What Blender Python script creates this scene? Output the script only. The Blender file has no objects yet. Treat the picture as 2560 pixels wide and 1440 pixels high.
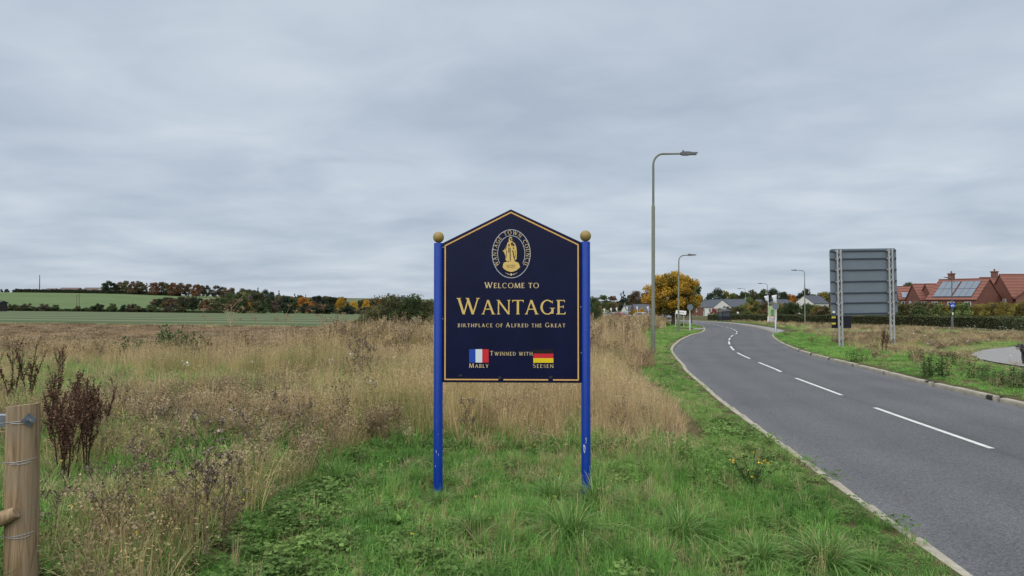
import bpy, bmesh, math, random
import numpy as np
from mathutils import Vector, Matrix

R = math.radians
SC = bpy.context.scene
COL = SC.collection

# ------------------------------------------------------------------ camera
F = 1740.0                       # focal length in photo pixels (2560 wide)
PITCH = math.atan(32.0 / F)
EYE = Vector((0, 0, 1.70))
cam_data = bpy.data.cameras.new('camera')
cam_data.sensor_width = 36.0
cam_data.lens = 36.0 * F / 2560.0
cam_data.clip_start = 0.05
cam_data.clip_end = 9000
cam = bpy.data.objects.new('camera', cam_data)
COL.objects.link(cam)
cam.location = EYE
cam.rotation_euler = (math.pi / 2 + PITCH, 0, 0)
SC.camera = cam

# ------------------------------------------------------------------ world
SUN_EL, SUN_AZ = R(58), R(205)   # direction of the hidden sun (azimuth from +Y, clockwise)
world = bpy.data.worlds.new('World')
SC.world = world
world.use_nodes = True
wn, wl = world.node_tree.nodes, world.node_tree.links
wn.clear()
w_out = wn.new('ShaderNodeOutputWorld')
sky = wn.new('ShaderNodeTexSky')
sky.sky_type = 'NISHITA'
sky.sun_disc = False
sky.sun_elevation = SUN_EL
sky.sun_rotation = SUN_AZ
bg_sky = wn.new('ShaderNodeBackground')
bg_sky.inputs['Strength'].default_value = 0.05
wl.new(sky.outputs[0], bg_sky.inputs['Color'])
tc = wn.new('ShaderNodeTexCoord')
sep = wn.new('ShaderNodeSeparateXYZ')
wl.new(tc.outputs['Generated'], sep.inputs[0])


def wmath(op, a, b=None, clamp=False):
    n = wn.new('ShaderNodeMath')
    n.operation = op
    n.use_clamp = clamp
    for i, v in enumerate((a, b)):
        if v is None:
            continue
        if isinstance(v, (int, float)):
            n.inputs[i].default_value = v
        else:
            wl.new(v, n.inputs[i])
    return n.outputs[0]


zc = wmath('MAXIMUM', sep.outputs['Z'], 0.0)
zz = wmath('ADD', zc, 0.13)
cx = wmath('DIVIDE', sep.outputs['X'], zz)
cy = wmath('DIVIDE', sep.outputs['Y'], zz)
comb = wn.new('ShaderNodeCombineXYZ')       # the cloud deck is a flat layer overhead
wl.new(cx, comb.inputs[0])
wl.new(cy, comb.inputs[1])


def wnoise(scale, detail, rough, loc, stretch):
    m = wn.new('ShaderNodeMapping')
    m.inputs['Scale'].default_value = stretch
    m.inputs['Location'].default_value = loc
    m.inputs['Rotation'].default_value = (0, 0, R(12))
    wl.new(comb.outputs[0], m.inputs['Vector'])
    t = wn.new('ShaderNodeTexNoise')
    t.inputs['Scale'].default_value = scale
    t.inputs['Detail'].default_value = detail
    t.inputs['Roughness'].default_value = rough
    t.inputs['Distortion'].default_value = 0.35
    wl.new(m.outputs[0], t.inputs['Vector'])
    return t.outputs['Fac']


n1 = wnoise(0.85, 4, 0.5, (3.1, 1.7, 0), (1.0, 1.0, 1))
n2 = wnoise(2.3, 5, 0.52, (9.1, 4.2, 0), (0.9, 1.1, 1))
nn = wmath('ADD', wmath('MULTIPLY', n1, 0.62), wmath('MULTIPLY', n2, 0.38))
ramp = wn.new('ShaderNodeValToRGB')
ramp.color_ramp.elements[0].position = 0.34
ramp.color_ramp.elements[0].color = (0.184, 0.216, 0.259, 1)
ramp.color_ramp.elements[1].position = 0.66
ramp.color_ramp.elements[1].color = (0.272, 0.302, 0.337, 1)
e = ramp.color_ramp.elements.new(0.5)
e.color = (0.226, 0.258, 0.299, 1)
wl.new(nn, ramp.inputs[0])
bg_cloud = wn.new('ShaderNodeBackground')
bg_cloud.inputs['Strength'].default_value = 1.0
wl.new(ramp.outputs[0], bg_cloud.inputs['Color'])
wmix = wn.new('ShaderNodeMixShader')
wmix.inputs[0].default_value = 0.94
wl.new(bg_sky.outputs[0], wmix.inputs[1])
wl.new(bg_cloud.outputs[0], wmix.inputs[2])
wl.new(wmix.outputs[0], w_out.inputs[0])

# ------------------------------------------------------------------ sun behind the cloud
sun_data = bpy.data.lights.new('sun', 'SUN')
sun_data.energy = 1.5
sun_data.angle = R(100)
sun_data.color = (1.0, 0.965, 0.91)
sun = bpy.data.objects.new('sun', sun_data)
COL.objects.link(sun)
sd = Vector((math.sin(SUN_AZ) * math.cos(SUN_EL), math.cos(SUN_AZ) * math.cos(SUN_EL), math.sin(SUN_EL)))
sun.rotation_euler = sd.to_track_quat('Z', 'Y').to_euler()

SC.view_settings.view_transform = 'Standard'
SC.view_settings.look = 'None'
SC.view_settings.exposure = 1.2
SC.view_settings.gamma = 1.0
SC.view_settings.use_curve_mapping = False
SC.render.engine = 'CYCLES'
SC.cycles.max_bounces = 7
SC.cycles.diffuse_bounces = 5
SC.cycles.glossy_bounces = 2
SC.cycles.transmission_bounces = 4
SC.cycles.transparent_max_bounces = 6
SC.cycles.caustics_reflective = False
SC.cycles.caustics_refractive = False

# ------------------------------------------------------------------ small helpers
rng = np.random.default_rng(7)
random.seed(7)


def tag(o, label=None, cat=None, group=None, kind=None):
    if label: o['label'] = label
    if cat: o['category'] = cat
    if group: o['group'] = group
    if kind: o['kind'] = kind
    return o


def link(o, parent=None):
    COL.objects.link(o)
    if parent is not None:
        o.parent = parent
    return o


def empty(name, loc=(0, 0, 0), rz=0.0, scale=(1, 1, 1)):
    o = bpy.data.objects.new(name, None)
    o.empty_display_size = 0.2
    o.location = loc
    o.rotation_euler = (0, 0, rz)
    o.scale = scale
    return link(o)


def mesh_np(name, verts, faces, mats=None, midx=None, smooth=False):
    """faces: (n,k) int array or list of lists"""
    me = bpy.data.meshes.new(name)
    verts = np.asarray(verts, dtype=np.float32)
    if isinstance(faces, np.ndarray):
        n, k = faces.shape
        me.vertices.add(len(verts))
        me.vertices.foreach_set('co', verts.ravel())
        me.loops.add(n * k)
        me.loops.foreach_set('vertex_index', faces.astype(np.int32).ravel())
        me.polygons.add(n)
        me.polygons.foreach_set('loop_start', np.arange(0, n * k, k, dtype=np.int32))
        me.update(calc_edges=True)
    else:
        me.from_pydata([tuple(map(float, v)) for v in verts], [], faces)
        me.update()
    for m in (mats or []):
        me.materials.append(m)
    if midx is not None:
        me.polygons.foreach_set('material_index', np.asarray(midx, dtype=np.int32))
    if smooth:
        me.polygons.foreach_set('use_smooth', np.ones(len(me.polygons), dtype=bool))
    return me


class MB:
    """collects simple shapes into one mesh"""

    def __init__(self):
        self.v, self.f, self.m, self.s = [], [], [], []

    def add(self, vs, fs, mi=0, smooth=False):
        b = len(self.v)
        self.v += [tuple(v) for v in vs]
        for f in fs:
            self.f.append([i + b for i in f])
            self.m.append(mi)
            self.s.append(smooth)
        return self

    def box(self, c, s, mi=0, rz=0.0, taper=1.0):
        hx, hy, hz = s[0] / 2, s[1] / 2, s[2] / 2
        vs = []
        for z, t in ((-hz, 1.0), (hz, taper)):
            for x, y in ((-hx, -hy), (hx, -hy), (hx, hy), (-hx, hy)):
                x, y = x * t, y * t
                vs.append((c[0] + x * math.cos(rz) - y * math.sin(rz), c[1] + x * math.sin(rz) + y * math.cos(rz), c[2] + z))
        return self.add(vs, [(3, 2, 1, 0), (4, 5, 6, 7), (0, 1, 5, 4), (1, 2, 6, 5), (2, 3, 7, 6), (3, 0, 4, 7)], mi)

    def tube(self, pts, rad, n=8, mi=0, cap=True, smooth=True):
        pts = [Vector(p) for p in pts]
        if not isinstance(rad, (list, tuple)):
            rad = [rad] * len(pts)
        rings = []
        up = None
        for i, p in enumerate(pts):
            if i == 0: t = pts[1] - pts[0]
            elif i == len(pts) - 1: t = pts[-1] - pts[-2]
            else: t = (pts[i + 1] - pts[i]).normalized() + (pts[i] - pts[i - 1]).normalized()
            t.normalize()
            if up is None:
                up = Vector((1, 0, 0)) if abs(t.x) < 0.8 else Vector((0, 1, 0))
            a = (up - t * up.dot(t)).normalized()
            b = t.cross(a)
            up = a
            rings.append([p + (a * math.cos(2 * math.pi * k / n) + b * math.sin(2 * math.pi * k / n)) * rad[i] for k in range(n)])
        vs = [v for r in rings for v in r]
        fs = []
        for i in range(len(pts) - 1):
            for k in range(n):
                fs.append((i * n + k, i * n + (k + 1) % n, (i + 1) * n + (k + 1) % n, (i + 1) * n + k))
        self.add(vs, fs, mi, smooth)
        if cap:
            b = len(vs)
            self.add(rings[0], [tuple(reversed(range(n)))], mi)
            self.add(rings[-1], [tuple(range(n))], mi)
        return self

    def prism(self, poly, axis_fn, d0, d1, mi=0):
        """poly: 2d points (counter-clockwise seen from the d1 side); axis_fn(u,v,d) -> 3d"""
        n = len(poly)
        vs = [axis_fn(u, v, d0) for u, v in poly] + [axis_fn(u, v, d1) for u, v in poly]
        fs = [tuple(reversed(range(n))), tuple(range(n, 2 * n))]
        for i in range(n):
            j = (i + 1) % n
            fs.append((i, j, n + j, n + i))
        return self.add(vs, fs, mi)

    def lathe(self, prof, c=(0, 0, 0), n=16, mi=0, smooth=True):
        vs, fs = [], []
        for r, z in prof:
            for k in range(n):
                a = 2 * math.pi * k / n
                vs.append((c[0] + r * math.cos(a), c[1] + r * math.sin(a), c[2] + z))
        for i in range(len(prof) - 1):
            for k in range(n):
                fs.append((i * n + k, i * n + (k + 1) % n, (i + 1) * n + (k + 1) % n, (i + 1) * n + k))
        self.add(vs, fs, mi, smooth)
        self.add([vs[k] for k in range(n)], [tuple(reversed(range(n)))], mi)
        self.add([vs[(len(prof) - 1) * n + k] for k in range(n)], [tuple(range(n))], mi)
        return self

    def mesh(self, name, mats):
        me = bpy.data.meshes.new(name)
        me.from_pydata(self.v, [], self.f)
        if not isinstance(mats, (list, tuple)):
            mats = [mats]
        for m in mats:
            me.materials.append(m)
        me.polygons.foreach_set('material_index', self.m)
        me.polygons.foreach_set('use_smooth', self.s)
        me.update()
        return me

    def obj(self, name, mats, parent=None, label=None):
        o = bpy.data.objects.new(name, self.mesh(name, mats))
        link(o, parent)
        if label: o['label'] = label
        return o


def copy_tree(o, parent=None):
    c = o.copy()
    COL.objects.link(c)
    c.parent = parent
    for ch in list(o.children):
        copy_tree(ch, c)
    return c


# ------------------------------------------------------------------ materials
MATS = {}


def mat(name, col, rough=0.7, spec=0.3, metal=0.0, var=0.0, vscale=4.0, bump=0.0, bscale=40.0, stretch=(1, 1, 1), dirt=None, dscale=1.5, damount=0.4, coat=0.0):
    """principled with noise variation in colour, optional dirt colour patches and fine relief"""
    if name in MATS:
        return MATS[name]
    m = bpy.data.materials.new(name)
    m.use_nodes = True
    nt = m.node_tree
    N, L = nt.nodes, nt.links
    b = N['Principled BSDF']
    b.inputs['Roughness'].default_value = rough
    b.inputs['Metallic'].default_value = metal
    b.inputs['Specular IOR Level'].default_value = spec
    b.inputs['Coat Weight'].default_value = coat
    c4 = (*col, 1)
    b.inputs['Base Color'].default_value = c4
    out = None
    tcn = N.new('ShaderNodeTexCoord')
    mp = N.new('ShaderNodeMapping')
    mp.inputs['Scale'].default_value = stretch
    L.new(tcn.outputs['Object'], mp.inputs['Vector'])
    if var > 0:
        t = N.new('ShaderNodeTexNoise')
        t.inputs['Scale'].default_value = vscale
        t.inputs['Detail'].default_value = 6
        t.inputs['Roughness'].default_value = 0.65
        L.new(mp.outputs[0], t.inputs['Vector'])
        r = N.new('ShaderNodeValToRGB')
        r.color_ramp.elements[0].position = 0.3
        r.color_ramp.elements[1].position = 0.7
        r.color_ramp.elements[0].color = tuple(max(0, x * (1 - var)) for x in col) + (1,)
        r.color_ramp.elements[1].color = tuple(min(1, x * (1 + var)) for x in col) + (1,)
        L.new(t.outputs['Fac'], r.inputs[0])
        out = r.outputs[0]
    if dirt is not None:
        t2 = N.new('ShaderNodeTexNoise')
        t2.inputs['Scale'].default_value = dscale
        t2.inputs['Detail'].default_value = 8
        t2.inputs['Roughness'].default_value = 0.7
        L.new(mp.outputs[0], t2.inputs['Vector'])
        r2 = N.new('ShaderNodeValToRGB')
        r2.color_ramp.elements[0].position = 0.5
        r2.color_ramp.elements[1].position = 0.75
        r2.color_ramp.elements[0].color = (0, 0, 0, 1)
        r2.color_ramp.elements[1].color = (damount,) * 3 + (1,)
        L.new(t2.outputs['Fac'], r2.inputs[0])
        mx = N.new('ShaderNodeMix')
        mx.data_type = 'RGBA'
        L.new(r2.outputs[0], mx.inputs[0])
        if out is not None: L.new(out, mx.inputs[6])
        else: mx.inputs[6].default_value = c4
        mx.inputs[7].default_value = (*dirt, 1)
        out = mx.outputs[2]
    if out is not None:
        L.new(out, b.inputs['Base Color'])
    if bump > 0:
        t3 = N.new('ShaderNodeTexNoise')
        t3.inputs['Scale'].default_value = bscale
        t3.inputs['Detail'].default_value = 4
        L.new(mp.outputs[0], t3.inputs['Vector'])
        bp = N.new('ShaderNodeBump')
        bp.inputs['Strength'].default_value = bump
        bp.inputs['Distance'].default_value = 0.02
        L.new(t3.outputs['Fac'], bp.inputs['Height'])
        L.new(bp.outputs[0], b.inputs['Normal'])
    MATS[name] = m
    return m


def plant_mat(name, stops, attr='tint', inst=True, transl=0.25, rough=0.65, vary=0.35, objcol=False):
    """thin leaf material. colour from an attribute (0..1) through a ramp, varied per instance"""
    if name in MATS:
        return MATS[name]
    m = bpy.data.materials.new(name)
    m.use_nodes = True
    N, L = m.node_tree.nodes, m.node_tree.links
    b = N['Principled BSDF']
    o = N['Material Output']
    b.inputs['Roughness'].default_value = rough
    b.inputs['Specular IOR Level'].default_value = 0.2
    if objcol:
        oi = N.new('ShaderNodeObjectInfo')
        base = oi.outputs['Color']
        at = N.new('ShaderNodeAttribute')
        at.attribute_name = attr
        fac = at.outputs['Fac']
        hs = N.new('ShaderNodeHueSaturation')
        L.new(base, hs.inputs['Color'])
        mr = N.new('ShaderNodeMapRange')
        mr.inputs['To Min'].default_value = 0.45
        mr.inputs['To Max'].default_value = 1.55
        L.new(fac, mr.inputs['Value'])
        L.new(mr.outputs[0], hs.inputs['Value'])
        mh = N.new('ShaderNodeMapRange')
        mh.inputs['To Min'].default_value = 0.525
        mh.inputs['To Max'].default_value = 0.475
        at2 = N.new('ShaderNodeAttribute')
        at2.attribute_name = 'hue'
        L.new(at2.outputs['Fac'], mh.inputs['Value'])
        L.new(mh.outputs[0], hs.inputs['Hue'])
        col = hs.outputs[0]
    else:
        at = N.new('ShaderNodeAttribute')
        at.attribute_name = attr
        if inst: at.attribute_type = 'INSTANCER'
        oi = N.new('ShaderNodeObjectInfo')
        r = N.new('ShaderNodeValToRGB')
        r.color_ramp.elements[0].position = stops[0][0]
        r.color_ramp.elements[0].color = (*stops[0][1], 1)
        r.color_ramp.elements[1].position = stops[-1][0]
        r.color_ramp.elements[1].color = (*stops[-1][1], 1)
        for p, c in stops[1:-1]:
            el = r.color_ramp.elements.new(p)
            el.color = (*c, 1)
        L.new(at.outputs['Fac'], r.inputs[0])
        bl = N.new('ShaderNodeAttribute')      # variation between the blades of one tuft
        bl.attribute_name = 'blade'
        ad = N.new('ShaderNodeMath')
        ad.operation = 'ADD'
        L.new(oi.outputs['Random'], ad.inputs[0])
        L.new(bl.outputs['Fac'], ad.inputs[1])
        mr = N.new('ShaderNodeMapRange')
        mr.inputs['From Max'].default_value = 2.0
        mr.inputs['To Min'].default_value = 1 - vary
        mr.inputs['To Max'].default_value = 1 + vary
        L.new(ad.outputs[0], mr.inputs['Value'])
        hs = N.new('ShaderNodeHueSaturation')
        L.new(r.outputs[0], hs.inputs['Color'])
        L.new(mr.outputs[0], hs.inputs['Value'])
        col = hs.outputs[0]
    L.new(col, b.inputs['Base Color'])
    tr = N.new('ShaderNodeBsdfTranslucent')
    L.new(col, tr.inputs['Color'])
    mx = N.new('ShaderNodeMixShader')
    mx.inputs[0].default_value = transl
    L.new(b.outputs[0], mx.inputs[1])
    L.new(tr.outputs[0], mx.inputs[2])
    L.new(mx.outputs[0], o.inputs['Surface'])
    MATS[name] = m
    return m


# ------------------------------------------------------------------ road line and terrain height
CL = np.array([(4.2, -22), (4.8, -12), (5.5, 0), (5.95, 5), (6.45, 9.3), (6.96, 13.4), (7.36, 16), (7.98, 20.1), (8.4, 22.2), (9.1, 26.2),
               (10.1, 31.3), (11.6, 37), (13.7, 44), (16.4, 52), (19.5, 60.3), (23.2, 73.3), (26.0, 86), (28.8, 100), (30.6, 115), (30.4, 130),
               (28.2, 145), (24, 160), (18, 175), (10, 190), (0, 205), (-14, 221), (-34, 240)], dtype=float)


def catmull(P, n=14):
    out = []
    for i in range(len(P) - 1):
        p0, p1, p2, p3 = P[max(i - 1, 0)], P[i], P[i + 1], P[min(i + 2, len(P) - 1)]
        for k in range(n):
            t = k / n
            out.append(0.5 * ((2 * p1) + (-p0 + p2) * t + (2 * p0 - 5 * p1 + 4 * p2 - p3) * t * t + (-p0 + 3 * p1 - 3 * p2 + p3) * t ** 3))
    out.append(P[-1])
    return np.array(out)


ROAD = catmull(CL)
for _ in range(3):
    ROAD[1:-1] = (ROAD[:-2] + 2 * ROAD[1:-1] + ROAD[2:]) / 4
_seg = np.linalg.norm(np.diff(ROAD, axis=0), axis=1)
S = np.concatenate([[0], np.cumsum(_seg)])
TAN = np.gradient(ROAD, S, axis=0)
TAN /= np.linalg.norm(TAN, axis=1)[:, None]
NRM = np.stack([TAN[:, 1], -TAN[:, 0]], axis=1)      # to the right of travel


def road_at(s, d):
    x = np.interp(s, S, ROAD[:, 0]); y = np.interp(s, S, ROAD[:, 1])
    nx = np.interp(s, S, NRM[:, 0]); ny = np.interp(s, S, NRM[:, 1])
    return x + nx * d, y + ny * d


def road_d(x, y):
    """signed distance from the road's centre line, right positive"""
    x = np.atleast_1d(np.asarray(x, float)); y = np.atleast_1d(np.asarray(y, float))
    out = np.empty(len(x))
    for a in range(0, len(x), 20000):
        dx = x[a:a + 20000, None] - ROAD[None, :, 0]
        dy = y[a:a + 20000, None] - ROAD[None, :, 1]
        q = dx * dx + dy * dy
        i = q.argmin(1)
        j = np.arange(len(i))
        sg = dx[j, i] * NRM[i, 0] + dy[j, i] * NRM[i, 1]
        out[a:a + 20000] = np.sqrt(q[j, i]) * np.where(sg >= 0, 1, -1)
    return out


HW = 2.80           # half width of the road
KW = 0.13           # kerb width


def ss(a, b, x):
    t = np.clip((np.asarray(x, float) - a) / (b - a), 0, 1)
    return t * t * (3 - 2 * t)


def road_z(y):
    y = np.asarray(y, float)
    return np.where(y < 300, -0.15 - 0.015 * y, -4.65)


def ground(x, y, d=None):
    x = np.atleast_1d(np.asarray(x, float)); y = np.atleast_1d(np.asarray(y, float))
    if d is None:
        d = road_d(x, y)
    z = road_z(y) + 0.10
    z = z + np.where(d < 0, 0.12 * ss(3, 6.5, -d), 0.06 * ss(3, 7, d))
    z = z + 0.011 * np.maximum(0, -x - 5)
    z = z + 8.6 * ss(240, 575, y) * ss(60, 350, -x)
    z = z + 0.03 * np.sin(x * 0.9 + 1) * np.sin(y * 0.7) * ss(4, 7, np.abs(d)) * (y < 90)
    return z


def gz(x, y):
    return float(ground(x, y)[0])


def ray(px, py):
    u, v = (px - 1280) / F, (720 - py) / F
    c, s = math.cos(PITCH), math.sin(PITCH)
    return Vector((u, c - v * s, s + v * c))


def at(px, py, Y):
    d = ray(px, py)
    return EYE + d * (Y / d.y)


def hit(px, py):
    """point of the ground under a photo pixel"""
    d = ray(px, py)
    lo, hi = 1.0, 800.0
    prev = 1.0
    for Y in np.geomspace(1.5, 700, 400):
        p = EYE + d * (Y / d.y)
        if p.z < gz(p.x, p.y):
            hi = Y; lo = prev
            break
        prev = Y
    for _ in range(25):
        m = (lo + hi) / 2
        p = EYE + d * (m / d.y)
        if p.z < gz(p.x, p.y): hi = m
        else: lo = m
    return EYE + d * (hi / d.y)


def on_ground(px, Y):
    x = at(px, 752, Y).x
    return Vector((x, Y, gz(x, Y)))


# ------------------------------------------------------------------ ground sheets
def ground_material(name, cols, scale=0.5, fine=6.0, stripes=None):
    m = bpy.data.materials.new(name)
    m.use_nodes = True
    N, L = m.node_tree.nodes, m.node_tree.links
    b = N['Principled BSDF']
    b.inputs['Roughness'].default_value = 0.95
    b.inputs['Specular IOR Level'].default_value = 0.1
    g = N.new('ShaderNodeNewGeometry')
    mp = N.new('ShaderNodeMapping')
    L.new(g.outputs['Position'], mp.inputs['Vector'])
    mp.inputs['Scale'].default_value = (1, 1, 0.2)
    t = N.new('ShaderNodeTexNoise'); t.inputs['Scale'].default_value = scale; t.inputs['Detail'].default_value = 8; t.inputs['Roughness'].default_value = 0.7
    L.new(mp.outputs[0], t.inputs['Vector'])
    r = N.new('ShaderNodeValToRGB')
    k = len(cols)
    r.color_ramp.elements[0].position = 0.3; r.color_ramp.elements[0].color = (*cols[0], 1)
    r.color_ramp.elements[1].position = 0.7; r.color_ramp.elements[1].color = (*cols[-1], 1)
    for i in range(1, k - 1):
        el = r.color_ramp.elements.new(0.3 + 0.4 * i / (k - 1)); el.color = (*cols[i], 1)
    L.new(t.outputs['Fac'], r.inputs[0])
    col = r.outputs[0]
    if stripes:
        mp2 = N.new('ShaderNodeMapping')
        mp2.inputs['Rotation'].default_value = (0, 0, R(stripes[2]))
        L.new(g.outputs['Position'], mp2.inputs['Vector'])
        w = N.new('ShaderNodeTexWave'); w.bands_direction = 'Y'
        w.inputs['Scale'].default_value = stripes[0]; w.inputs['Distortion'].default_value = 1.6
        w.inputs['Detail'].default_value = 2; w.inputs['Detail Scale'].default_value = 0.6
        L.new(mp2.outputs[0], w.inputs['Vector'])
        rr = N.new('ShaderNodeValToRGB')
        rr.color_ramp.elements[0].position = 0.55; rr.color_ramp.elements[1].position = 0.95
        rr.color_ramp.elements[0].color = (0, 0, 0, 1); rr.color_ramp.elements[1].color = (stripes[3],) * 3 + (1,)
        L.new(w.outputs['Fac'], rr.inputs[0])
        mx = N.new('ShaderNodeMix'); mx.data_type = 'RGBA'
        L.new(rr.outputs[0], mx.inputs[0]); L.new(col, mx.inputs[6]); mx.inputs[7].default_value = (*stripes[1], 1)
        col = mx.outputs[2]
    L.new(col, b.inputs['Base Color'])
    t3 = N.new('ShaderNodeTexNoise'); t3.inputs['Scale'].default_value = fine; t3.inputs['Detail'].default_value = 5
    L.new(mp.outputs[0], t3.inputs['Vector'])
    bp = N.new('ShaderNodeBump'); bp.inputs['Strength'].default_value = 0.6; bp.inputs['Distance'].default_value = 0.05
    L.new(t3.outputs['Fac'], bp.inputs['Height']); L.new(bp.outputs[0], b.inputs['Normal'])
    return m


M_SOIL = ground_material('rough_ground', [(0.045, 0.05, 0.02), (0.08, 0.075, 0.032), (0.13, 0.10, 0.055)], 0.8)
M_BROWN = ground_material('fallow_ground', [(0.075, 0.062, 0.030), (0.115, 0.09, 0.046), (0.15, 0.118, 0.062)], 0.25, 2.0)
M_CROP = ground_material('crop_field', [(0.050, 0.082, 0.034), (0.070, 0.105, 0.046), (0.092, 0.118, 0.058)], 0.05, 0.8, stripes=(0.017, (0.175, 0.175, 0.105), 3, 0.9))
M_HILL = ground_material('hill_field', [(0.078, 0.128, 0.042), (0.095, 0.145, 0.054), (0.15, 0.17, 0.10)], 0.012, 0.5, stripes=(0.022, (0.15, 0.175, 0.10), 14, 0.5))
M_FAR = ground_material('far_ground', [(0.10, 0.12, 0.06), (0.13, 0.14, 0.07)], 0.01, 0.3)

gx = np.concatenate([-np.geomspace(3000, 90, 26), np.arange(-86, -24, 4), np.arange(-24, -12, 1.5), np.arange(-12, 36, 0.6), np.arange(36, 60, 1.5), np.arange(60, 110, 4), np.geomspace(112, 3000, 24)])
gy = np.concatenate([[-60, -30, -20, -14, -10], np.arange(-8, 20, 0.7), np.arange(20, 64, 1.25), [64.0, 66.5], np.arange(70, 226, 4), [228.0], np.arange(234, 600, 12), np.geomspace(610, 7000, 26)])
GX, GY = np.meshgrid(gx, gy)
fd = road_d(GX.ravel(), GY.ravel())
GZ = ground(GX.ravel(), GY.ravel(), fd)
GZ = GZ - 0.35 * (1 - ss(3.3, 3.9, np.abs(fd))) * (GY.ravel() < 245)
gverts = np.stack([GX.ravel(), GY.ravel(), GZ], axis=1)
nx_, ny_ = len(gx), len(gy)
ii, jj = np.meshgrid(np.arange(nx_ - 1), np.arange(ny_ - 1))
q = np.stack([jj * nx_ + ii, jj * nx_ + ii + 1, (jj + 1) * nx_ + ii + 1, (jj + 1) * nx_ + ii], axis=-1).reshape(-1, 4)
fcx = gverts[q, 0].mean(1); fcy = gverts[q, 1].mean(1)
fdc = road_d(fcx, fcy)
zone = np.zeros(len(q), int)                                   # 0 rough ground
zone[(fcy > 24) & (fcy < 66.5) & (fcx < -0.24 * fcy - 2)] = 1  # fallow
left = fcx < -0.02 * fcy
zone[(fcy > 66.5) & (fcy < 228) & left & (fdc < -6)] = 2       # crop field
zone[(fcy > 228) & (fcy < 590) & (fcx < -40)] = 3              # hill field
zone[(fcy >= 590) | ((fcy > 228) & (fcx >= -40))] = 4
for k, (nm, m) in enumerate((('ground', M_SOIL), ('fallow_strip', M_BROWN), ('crop_field', M_CROP), ('hill_field', M_HILL), ('far_ground', M_FAR))):
    fq = q[zone == k]
    used, inv = np.unique(fq.ravel(), return_inverse=True)
    o = bpy.data.objects.new(nm, mesh_np(nm, gverts[used], inv.reshape(-1, 4), [m], smooth=True))
    tag(link(o), kind='structure')


# ------------------------------------------------------------------ road, kerbs, markings
def strip(name, svals, d0, d1, zoff, m, nd=2, zfn=None, kind='structure', parent=None):
    dv = np.linspace(d0, d1, nd)
    vs = []
    for s in svals:
        for d in dv:
            x, y = road_at(s, d)
            z = (road_z(y) if zfn is None else zfn(x, y)) + zoff
            vs.append((float(x), float(y), float(np.ravel(z)[0])))
    n = len(dv)
    i, j = np.meshgrid(np.arange(n - 1), np.arange(len(svals) - 1))
    f = np.stack([j * n + i, j * n + i + 1, (j + 1) * n + i + 1, (j + 1) * n + i], axis=-1).reshape(-1, 4)
    o = bpy.data.objects.new(name, mesh_np(name, np.array(vs), f, [m], smooth=False))
    link(o, parent)
    if kind and parent is None: tag(o, kind=kind)
    return o


def s_at_y(y):
    k = int(np.argmin(np.abs(ROAD[:, 1] - y)))
    return float(S[k])


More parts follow.
